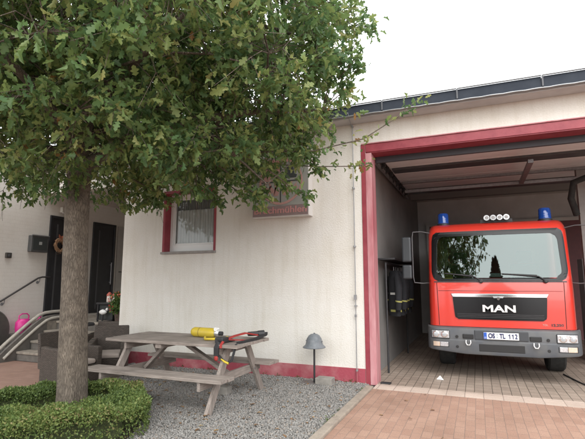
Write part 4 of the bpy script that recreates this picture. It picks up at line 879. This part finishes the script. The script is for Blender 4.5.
text('badge', 'TGL', .04, chrome, cab, tuple(sp(.66,.925,.004)), (1,.06,0), (0,0,1), .003, wide=.08)
# bumper: wrapped profile
def bsec(x):
    """bumper plan curve"""
    w_ = 1.165; r = .20; ax_ = min(abs(x), w_); y = -.10 + .05*(x/w_)**2
    if ax_ > w_-r: q = (ax_-(w_-r))/r; y += r*(1-math.sqrt(max(0,1-q*q)))
    return y
def bprof(t_, x):    # t_: 0 bottom..1 top -> (dy, z)
    lift = .05*max(0,(abs(x)-.55)/.6); zb = .405+lift
    return [( .10, zb),( .015, zb+.02),(0, zb+.06),(0,.62),(.0,.635),(.012,.65),(.012,.80),(.02,.835),(.06,.852),(.14,.854)][t_]
bm_ = MB(); xs = list(np.linspace(-1.165,1.165,61)); R_ = []
for x in xs: R_ += [(TX+x, TY+bsec(x)+bprof(k,x)[0], bprof(k,x)[1]) for k in range(10)]
x = xs[0]; 
side = []
for s_ in (-1,1): side.append([(TX+s_*1.165, TY+.55, bprof(k,1.1)[1]) for k in range(10)])
Rall = side[0] + R_ + side[1]; nc = len(Rall)//10
bm_.add(Rall, [(i*10+k, i*10+k+1, (i+1)*10+k+1, (i+1)*10+k) for i in range(nc-1) for k in range(9)])
bmp = bm_.build('bumper', bgrey, ft, smooth=True, ang=30, fix=False)
def bpt(x, z, o=0): return (TX+x, TY+bsec(x)-o, z)
def bplate(x0, x1, z0, z1, o, th, m, nm, par, cham=.0, nu=8):
    P = []
    for oo in (o, o-th):
        for j, z in enumerate((z0, z1)):
            for i in range(nu+1):
                x = x0+(x1-x0)*i/nu; P.append((TX+x, TY+bsec(x)-oo, z))
    W = nu+1; fs_ = [(i,i+1,W+i+1,W+i) for i in range(nu)] + [(2*W+i,3*W+i,3*W+i+1,2*W+i+1) for i in range(nu)] + [(i,2*W+i,2*W+i+1,i+1) for i in range(nu)] + [(W+i,W+i+1,3*W+i+1,3*W+i) for i in range(nu)] + [(0,W,3*W,2*W),(nu,2*W+nu,3*W+nu,W+nu)]
    return MB().add(P, fs_).build(nm, m, par, bev=cham)
bplate(-.34,.34,.475,.60,.004,.02, mat('intake_dark', (.012,.012,.013), rough=.6), 'air_intake', bmp, .012)
bplate(-.40,.40,.665,.815,.002,.02, mat('plate_recess', (.04,.044,.05), rough=.5), 'plate_recess', bmp, .01)
pln = bplate(-.26,.26,.680,.790,.022,.012, mat('plate_white', (.72,.73,.74), rough=.35), 'licence_plate', ft, .003)
bplate(-.258,-.212,.683,.787,.0245,.002, mat('eu_blue', (.02,.09,.42), rough=.35), 'country_band', pln, 0)
ink = mat('plate_ink', (.02,.03,.10), rough=.4)
text('plate_letters', 'OS', .105, ink, pln, (TX-.14, TY-.128, .735), (1,0,0), (0,0,1), .002, wide=.10, bold=.004)
text('plate_letters', 'TL', .105, ink, pln, (TX+.02, TY-.128, .735), (1,0,0), (0,0,1), .002, wide=.085, bold=.004)
for q_ in range(2):
    xo, zo = TX+.125+.048*q_, .735
    MB().prism([(xo-.002,zo-.037),(xo+.010,zo-.037),(xo+.010,zo+.037),(xo,zo+.037),(xo-.017,zo+.021),(xo-.017,zo+.010),(xo-.002,zo+.020)], 'y', TY-.129, TY-.1265).build('plate_letters', ink, pln)
text('plate_letters', '2', .105, ink, pln, (TX+.222, TY-.128, .735), (1,0,0), (0,0,1), .002, wide=.038, bold=.003)
MB().lathe((TX-.055,TY-.126,.760), [(.014,-.002),(.014,.002)], 14, 'y').lathe((TX-.055,TY-.126,.720), [(.012,-.002),(.012,.002)], 14, 'y').build('seal', mat('seal_grey', (.35,.40,.42), rough=.5), pln)
text('country_letter', 'D', .035, white, pln, (TX-.235, TY-.1275, .705), (1,0,0), (0,0,1), .002)
lens = bpy.data.materials.new('clear_lens'); lens.use_nodes = True; pz = lens.node_tree.nodes['Principled BSDF']; pz.inputs['Transmission Weight'].default_value = .9; pz.inputs['Roughness'].default_value = .05; pz.inputs['IOR'].default_value = 1.3; pz.inputs['Base Color'].default_value = (.9,.93,.95,1)
refl = mat('reflector', (.75,.77,.80), (.45,.47,.50), scale=60, rough=.2, metal=.6)
amb = mat('amber_reflector', (.60,.42,.28), (.5,.45,.42), scale=40, rough=.3)
for s_ in (-1,1):
    a, b = (s_*.80, s_*1.085); x0, x1 = min(a,b), max(a,b)
    hd = bplate(x0-.012,x1+.012,.655,.80,.006,.04, mat('lamp_surround', (.035,.038,.042), rough=.5), 'headlight', ft, .02)
    bplate(x0,x1,.668,.788,.014,.012, refl, 'reflector', hd, .03)
    for dx in (.075,.21):
        xx = s_*(.80+dx); MB().lathe((TX+xx, TY+bsec(xx)-.014, .728), [(.052,0),(.054,-.008),(.046,-.012)], 20, 'y').build('chrome_ring', chrome, hd)
        MB().lathe((TX+xx, TY+bsec(xx)-.027, .728), [(.040,.004),(.036,-.003),(.01,-.008)], 20, 'y').build('bulb_lens', mat('lens_pale', (.34,.36,.38), rough=.06, spec=1.0, coat=1), hd, smooth=True)
    fg = bplate(x0+.02*(s_<0)+.0,x1-.0,.515,.615,.006,.03, MATS['lamp_surround'], 'fog_light', ft, .02)
    bplate(x0+.02,x0+.13,.527,.603,.014,.012, amb if s_ < 0 else refl, 'indicator', fg, .015)
    bplate(x0+.135,x1-.02,.527,.603,.014,.012, refl if s_ < 0 else amb, 'fog_lamp', fg, .015)
    # tow pocket with shackle
    xx = s_*.50
    bplate(xx-.085,xx+.085,.672,.745,.006,.02, MATS['intake_dark'], 'tow_pocket', bmp, .015)
    MB().tube([(TX+xx-.034,TY-.125,.652),(TX+xx-.038,TY-.135,.61),(TX+xx-.02,TY-.14,.575),(TX+xx+.02,TY-.14,.575),(TX+xx+.038,TY-.135,.61),(TX+xx+.034,TY-.125,.652)], .010, 8).build('shackle', mat('pale_steel', (.62,.62,.62), rough=.4, metal=.5), bmp, smooth=True, ang=60)
    for zz in (.70,.535): 
        x2 = s_*.675; MB().lathe((TX+x2, TY+bsec(x2)-.003, zz), [(.024,.01),(.024,-.001),(.018,-.002)], 14, 'y').build('bolt_cap', MATS['intake_dark'], bmp)
# wipers
for px, ex_, ez in ((.72,.10,1.745),(-.25,-.82,1.76)):
    a = sp(px,1.63,.03); b = sp(px-.10,1.70,.045); c = sp(ex_,ez,.025); wp = MB().lathe(tuple(sp(px,1.625,.03)), [(.035,.02),(.035,-.02),(.02,-.03)], 14, 'y').tube([a,b,c], [.014,.010,.007], 6).build('wiper', blackm, ft)
    MB().bar(sp(px-.12,1.715,.018), sp(ex_-.02,ez+.0,.018), .012, .02).build('blade', rubber, wp)
# roof gear: beacons, horns
bl = bpy.data.materials.new('beacon_blue'); bl.use_nodes = True; pz = bl.node_tree.nodes['Principled BSDF']; pz.inputs['Base Color'].default_value = (.012,.09,.45,1); pz.inputs['Roughness'].default_value = .12; pz.inputs['Transmission Weight'].default_value = .35; pz.inputs['Coat Weight'].default_value = .6
for s_ in (-1,1):
    bx_ = TX+s_*.84; bc = MB().lathe((bx_,TY+.50,2.64), [(.115,0),(.115,.05),(.10,.055)], 24).build('beacon', blackm, ft, smooth=True)
    MB().lathe((bx_,TY+.50,2.696), [(.098,0),(.102,.02),(.096,.03),(.102,.055),(.096,.065),(.10,.09),(.096,.10),(.096,.165),(.08,.19),(.02,.198)], 28).build('dome', bl, bc, smooth=True, ang=50)
for k in range(4):
    hx = TX-.115+.105*k+.02; hn_ = MB().lathe((hx,TY+.28,2.735), [(.047,-.03),(.040,-.01),(.022,.04),(.016,.12)], 20, 'y').build('horn', steel, ft, smooth=True)
    MB().lathe((hx,TY+.25,2.735), [(.049,-.004),(.049,.006)], 20, 'y').build('horn_rim', chrome, hn_); MB().lathe((hx,TY+.247,2.735), [(.030,-.003),(.030,.0)], 16, 'y').build('grid', mat('horn_grid', (.30,.30,.30), rough=.4), hn_)
MB().box(TX-.2,TX+.32,TY+.36,TY+.40,2.66,2.72).build('horn_rail', blackm, ft)
# doors, side glass
for s_ in (-1,1):
    X = TX+s_*1.112
    dr = MB().box(min(X,X+s_*.006),max(X,X+s_*.006),TY+.42,TY+1.5,.80,1.56).build('cab_door', tred, ft)
    MB().add([(TX+s_*1.10,TY+.45,1.64),(TX+s_*1.10,TY+1.5,1.64),(TX+s_*1.09,TY+1.45,2.40),(TX+s_*1.09,TY+.62,2.40),(TX+s_*1.115,TY+.45,1.64),(TX+s_*1.115,TY+1.5,1.64),(TX+s_*1.087,TY+1.45,2.40),(TX+s_*1.087,TY+.62,2.40)],[(0,1,2,3),(4,7,6,5),(0,4,5,1),(3,2,6,7),(0,3,7,4),(1,5,6,2)]).build('side_window', gloss, dr)
    MB().box(min(X,X+s_*.03),max(X,X+s_*.03),TY+1.3,TY+1.45,1.35,1.39).build('handle', blackm, dr, bev=.004)
    # mirrors
    MXs = TX + s_*1.48
    mr = MB().tube([(TX+s_*1.05,TY+.30,2.50),(TX+s_*1.22,TY+.18,2.53),(TX+s_*1.36,TY+.12,2.52),(TX+s_*1.375,TY+.10,2.42),(TX+s_*1.375,TY+.10,1.70),(TX+s_*1.36,TY+.12,1.60),(TX+s_*1.22,TY+.18,1.585),(TX+s_*1.10,TY+.28,1.60)], .009, 8).build('mirror', mat('mirror_arm_grey', (.10,.10,.105), rough=.5), ft, smooth=True, ang=60)
    mgrey = mat('mirror_housing', (.035,.04,.045), rough=.35)
    MB().box(MXs-.085,MXs+.085,TY+.06,TY+.15,1.97,2.43).build('housing', mgrey, mr, bev=.03, seg=3)
    MB().box(MXs-.085,MXs+.085,TY+.06,TY+.15,1.66,1.92).build('housing', mgrey, mr, bev=.03, seg=3)
    for z0_, z1_ in ((1.99,2.41),(1.68,1.90)): MB().box(MXs-.075,MXs+.075,TY+.151,TY+.156,z0_,z1_).build('mirror_glass', chrome, mr)
    # wheels
    wx = TX+s_*.93
    wh = MB().lathe((wx,TY+1.42,.47), [(.30,-.13),(.44,-.14),(.468,-.11),(.47,0),(.468,.11),(.44,.14),(.30,.13)], 40, 'x').build('wheel', rubber, ft, smooth=True, ang=40)
    MB().lathe((wx,TY+1.42,.47), [(.28,-.12),(.298,-.13),(.298,.13),(.28,.12),(.12,.05),(.10,.12)], 32, 'x').build('rim', mat('rim_silver', (.4,.4,.4), rough=.4, metal=.5), wh, smooth=True)
    MB().box(wx-.17,wx+.17,TY+1.95,TY+1.97,.25,.85).build('mudflap', rubber, ft)
    wh2 = MB().lathe((wx,TY+5.0,.47), [(.30,-.13),(.44,-.14),(.468,-.11),(.468,.11),(.44,.14),(.30,.13)], 32, 'x').build('wheel', rubber, ft, smooth=True, ang=40)
    MB().box(TX+s_*.6-.12,TX+s_*.6+.12,TY+.3,TY+1.9,.5,.80).build('chassis_rail', blackm, ft)
MB().box(TX-1.1,TX+1.1,TY+.55,TY+1.0,.62,.86).build('wheel_arch_liner', blackm, ft)
MB().box(TX-.75,TX+.75,TY+1.30,TY+1.45,.36,.52).build('axle', blackm, ft, bev=.03)
bdy = MB().box(TX-1.17,TX+1.17,TY+1.9,TY+6.0,.85,2.62).build('body', tred, ft, bev=.03)
for s_ in (-1,1):
    for k in range(3):
        X = TX+s_*1.172; MB().box(min(X,X+s_*.012),max(X,X+s_*.012),TY+2.1+k*1.28,TY+3.28+k*1.28,.95,2.45).build('roller_shutter', steel, bdy)

# ------------------------------------------------------------------ garage contents
rk = thing('clothes_rack', 'steel garment rail along the dark left wall of the garage', 'clothes rack', (-1.5,9,0))
MB().tube([(-1.55,8.2,1.95),(-1.55,10.6,1.95)], .018, 8).tube([(-1.55,8.2,0),(-1.55,8.2,1.95)], .018, 8).tube([(-1.55,10.6,0),(-1.55,10.6,1.95)], .018, 8).build('frame', blackm, rk)
MB().box(-1.70,-1.38,8.2,10.6,2.02,2.05).build('shelf', blackm, rk)
nav = mat('turnout_navy', (.010,.011,.014), (.015,.016,.02), scale=10, rough=.9, bump=.3); hv_ = mat('reflective_yellow', (.34,.33,.10), rough=.5); hs_ = mat('reflective_silver', (.50,.50,.48), rough=.3)
labs = ['dark fire jacket with yellow stripes, first on the rail from the door', 'dark fire jacket with yellow stripes, second on the rail from the door', 'dark fire jacket with yellow stripes, third on the rail from the door', 'dark fire jacket with yellow stripes, fourth on the rail from the door', 'dark fire jacket with yellow stripes, fifth on the rail from the door', 'dark fire jacket with yellow stripes, last but one on the rail', 'dark fire jacket with yellow stripes, innermost on the rail']
def jacket():
    j = thing('fire_jacket', labs[0], 'jacket', (0,0,0), 'fire jackets hanging on the garment rail')
    b_ = MB()
    def sec(z, hw, th): return [(hw*math.cos(a)*(1), th*math.sin(a)*(1+.15*math.sin(3*a)), z) for a in [2*PI*k/20 for k in range(20)]]
    rows_ = [sec(1.02,.22,.09), sec(1.2,.235,.095), sec(1.5,.225,.09), sec(1.72,.235,.09), sec(1.83,.17,.07), sec(1.88,.08,.06)]
    b_.add([q for r_ in rows_ for q in r_], [(i*20+k, i*20+(k+1)%20, (i+1)*20+(k+1)%20, (i+1)*20+k) for i in range(5) for k in range(20)]+[tuple(range(20))[::-1], tuple(100+k for k in range(20))])
    b_.build('torso', nav, j, smooth=True, ang=80)
    for s_ in (-1,1):
        MB().tube([(s_*.19,0,1.76),(s_*.26,.0,1.6),(s_*.275,-.01,1.35),(s_*.265,-.02,1.14)], [.06,.068,.06,.052], 12).build('sleeve', nav, j, smooth=True, ang=80)
        MB().tube([(s_*.272,-.012,1.29),(s_*.275,-.01,1.315)], .064, 12).build('cuff_stripe', hv_, j)
    for z, hw in ((1.10,.230),(1.42,.232)):
        o1 = [(hw*1.03*math.cos(a), .103*math.sin(a)*(1+.15*math.sin(3*a)), zz) for zz in (z,z+.04) for a in [2*PI*k/20 for k in range(20)]]
        MB().add(o1, [(k,(k+1)%20,20+(k+1)%20,20+k) for k in range(20) if k in (1,2,3,11,12,16,17)]).build('body_stripe', hv_ if z < 1.2 else hs_, j, fix=False)
    MB().tube([(0,0,1.87),(0,0,1.95)], .005, 6).build('hanger_hook', steel, j); return j
j0 = jacket()
for i in range(7):
    j = j0 if i == 0 else copy_tree(j0); j['label'] = labs[i]; j.location = (-1.50, 8.75+i*.25, -.05); j.rotation_euler = (0,0,R([-62,-48,-70,-55,-66,-50,-64][i]))
lk = thing('locker', 'tall grey metal locker standing behind the truck on the right', 'locker', (2.2,11,0))
MB().box(2.05,2.6,10.9,11.4,0,2.1).build('body', mat('locker_grey', (.24,.245,.25), rough=.5), lk, bev=.01)
MB().box(2.07,2.31,10.885,10.898,.05,2.05).build('door', MATS['locker_grey'], lk); MB().box(2.34,2.58,10.885,10.898,.05,2.05).build('door', MATS['locker_grey'], lk)
cp = thing('steel_column', 'pale grey steel column beside the right side of the truck', 'column', (2.0,10,0))
MB().box(1.98,2.14,10.3,10.46,0,4.05).build('shaft', mat('column_grey', (.33,.32,.31), (.28,.27,.26), rough=.6), cp); MB().box(1.92,2.2,10.24,10.52,0,.03).build('foot_plate', steel, cp)
eh = thing('exhaust_hose', 'dark exhaust hose hanging from the garage ceiling at the right', 'hose', (2.2,9.5,4))
MB().tube([(3.2,9.4,3.75),(2.6,9.5,3.55),(2.15,9.6,3.62),(1.8,9.7,3.5),(1.75,9.75,3.2),(1.85,9.9,2.9)], .06, 12).build('hose', rubber, eh, smooth=True, ang=60)
MB().tube([(2.15,9.6,3.62),(2.15,9.6,4.25)], .012, 6).build('cord', blackm, eh)
ps = thing('paper_scrap', 'small folded white paper scrap on the garage tiles', 'paper', (-.5,8,0)); MB().add([(-.72,7.96,.008),(-.60,7.94,.008),(-.66,7.98,.07),(-.64,8.05,.008)],[(0,1,2),(1,3,2),(3,0,2),(0,3,1)]).build('sheet', white, ps)
fc = thing('floor_cable', 'black cable lying on the tiles beside the truck wheel', 'cable', (1.6,8,0)); MB().tube([(1.30,9.2,.014),(1.42,8.6,.014),(1.55,8.1,.014),(1.85,7.7,.014),(2.4,7.5,.014)], .012, 8).build('cable', blackm, fc)
dm = MB().box(-1.52,-1.36,7.30,7.40,.003,.02).build('door_floor_plate', blackm, None, bev=.003); tag(dm, 'small dark metal plate on the tiles at the foot of the garage jamb', 'floor plate')
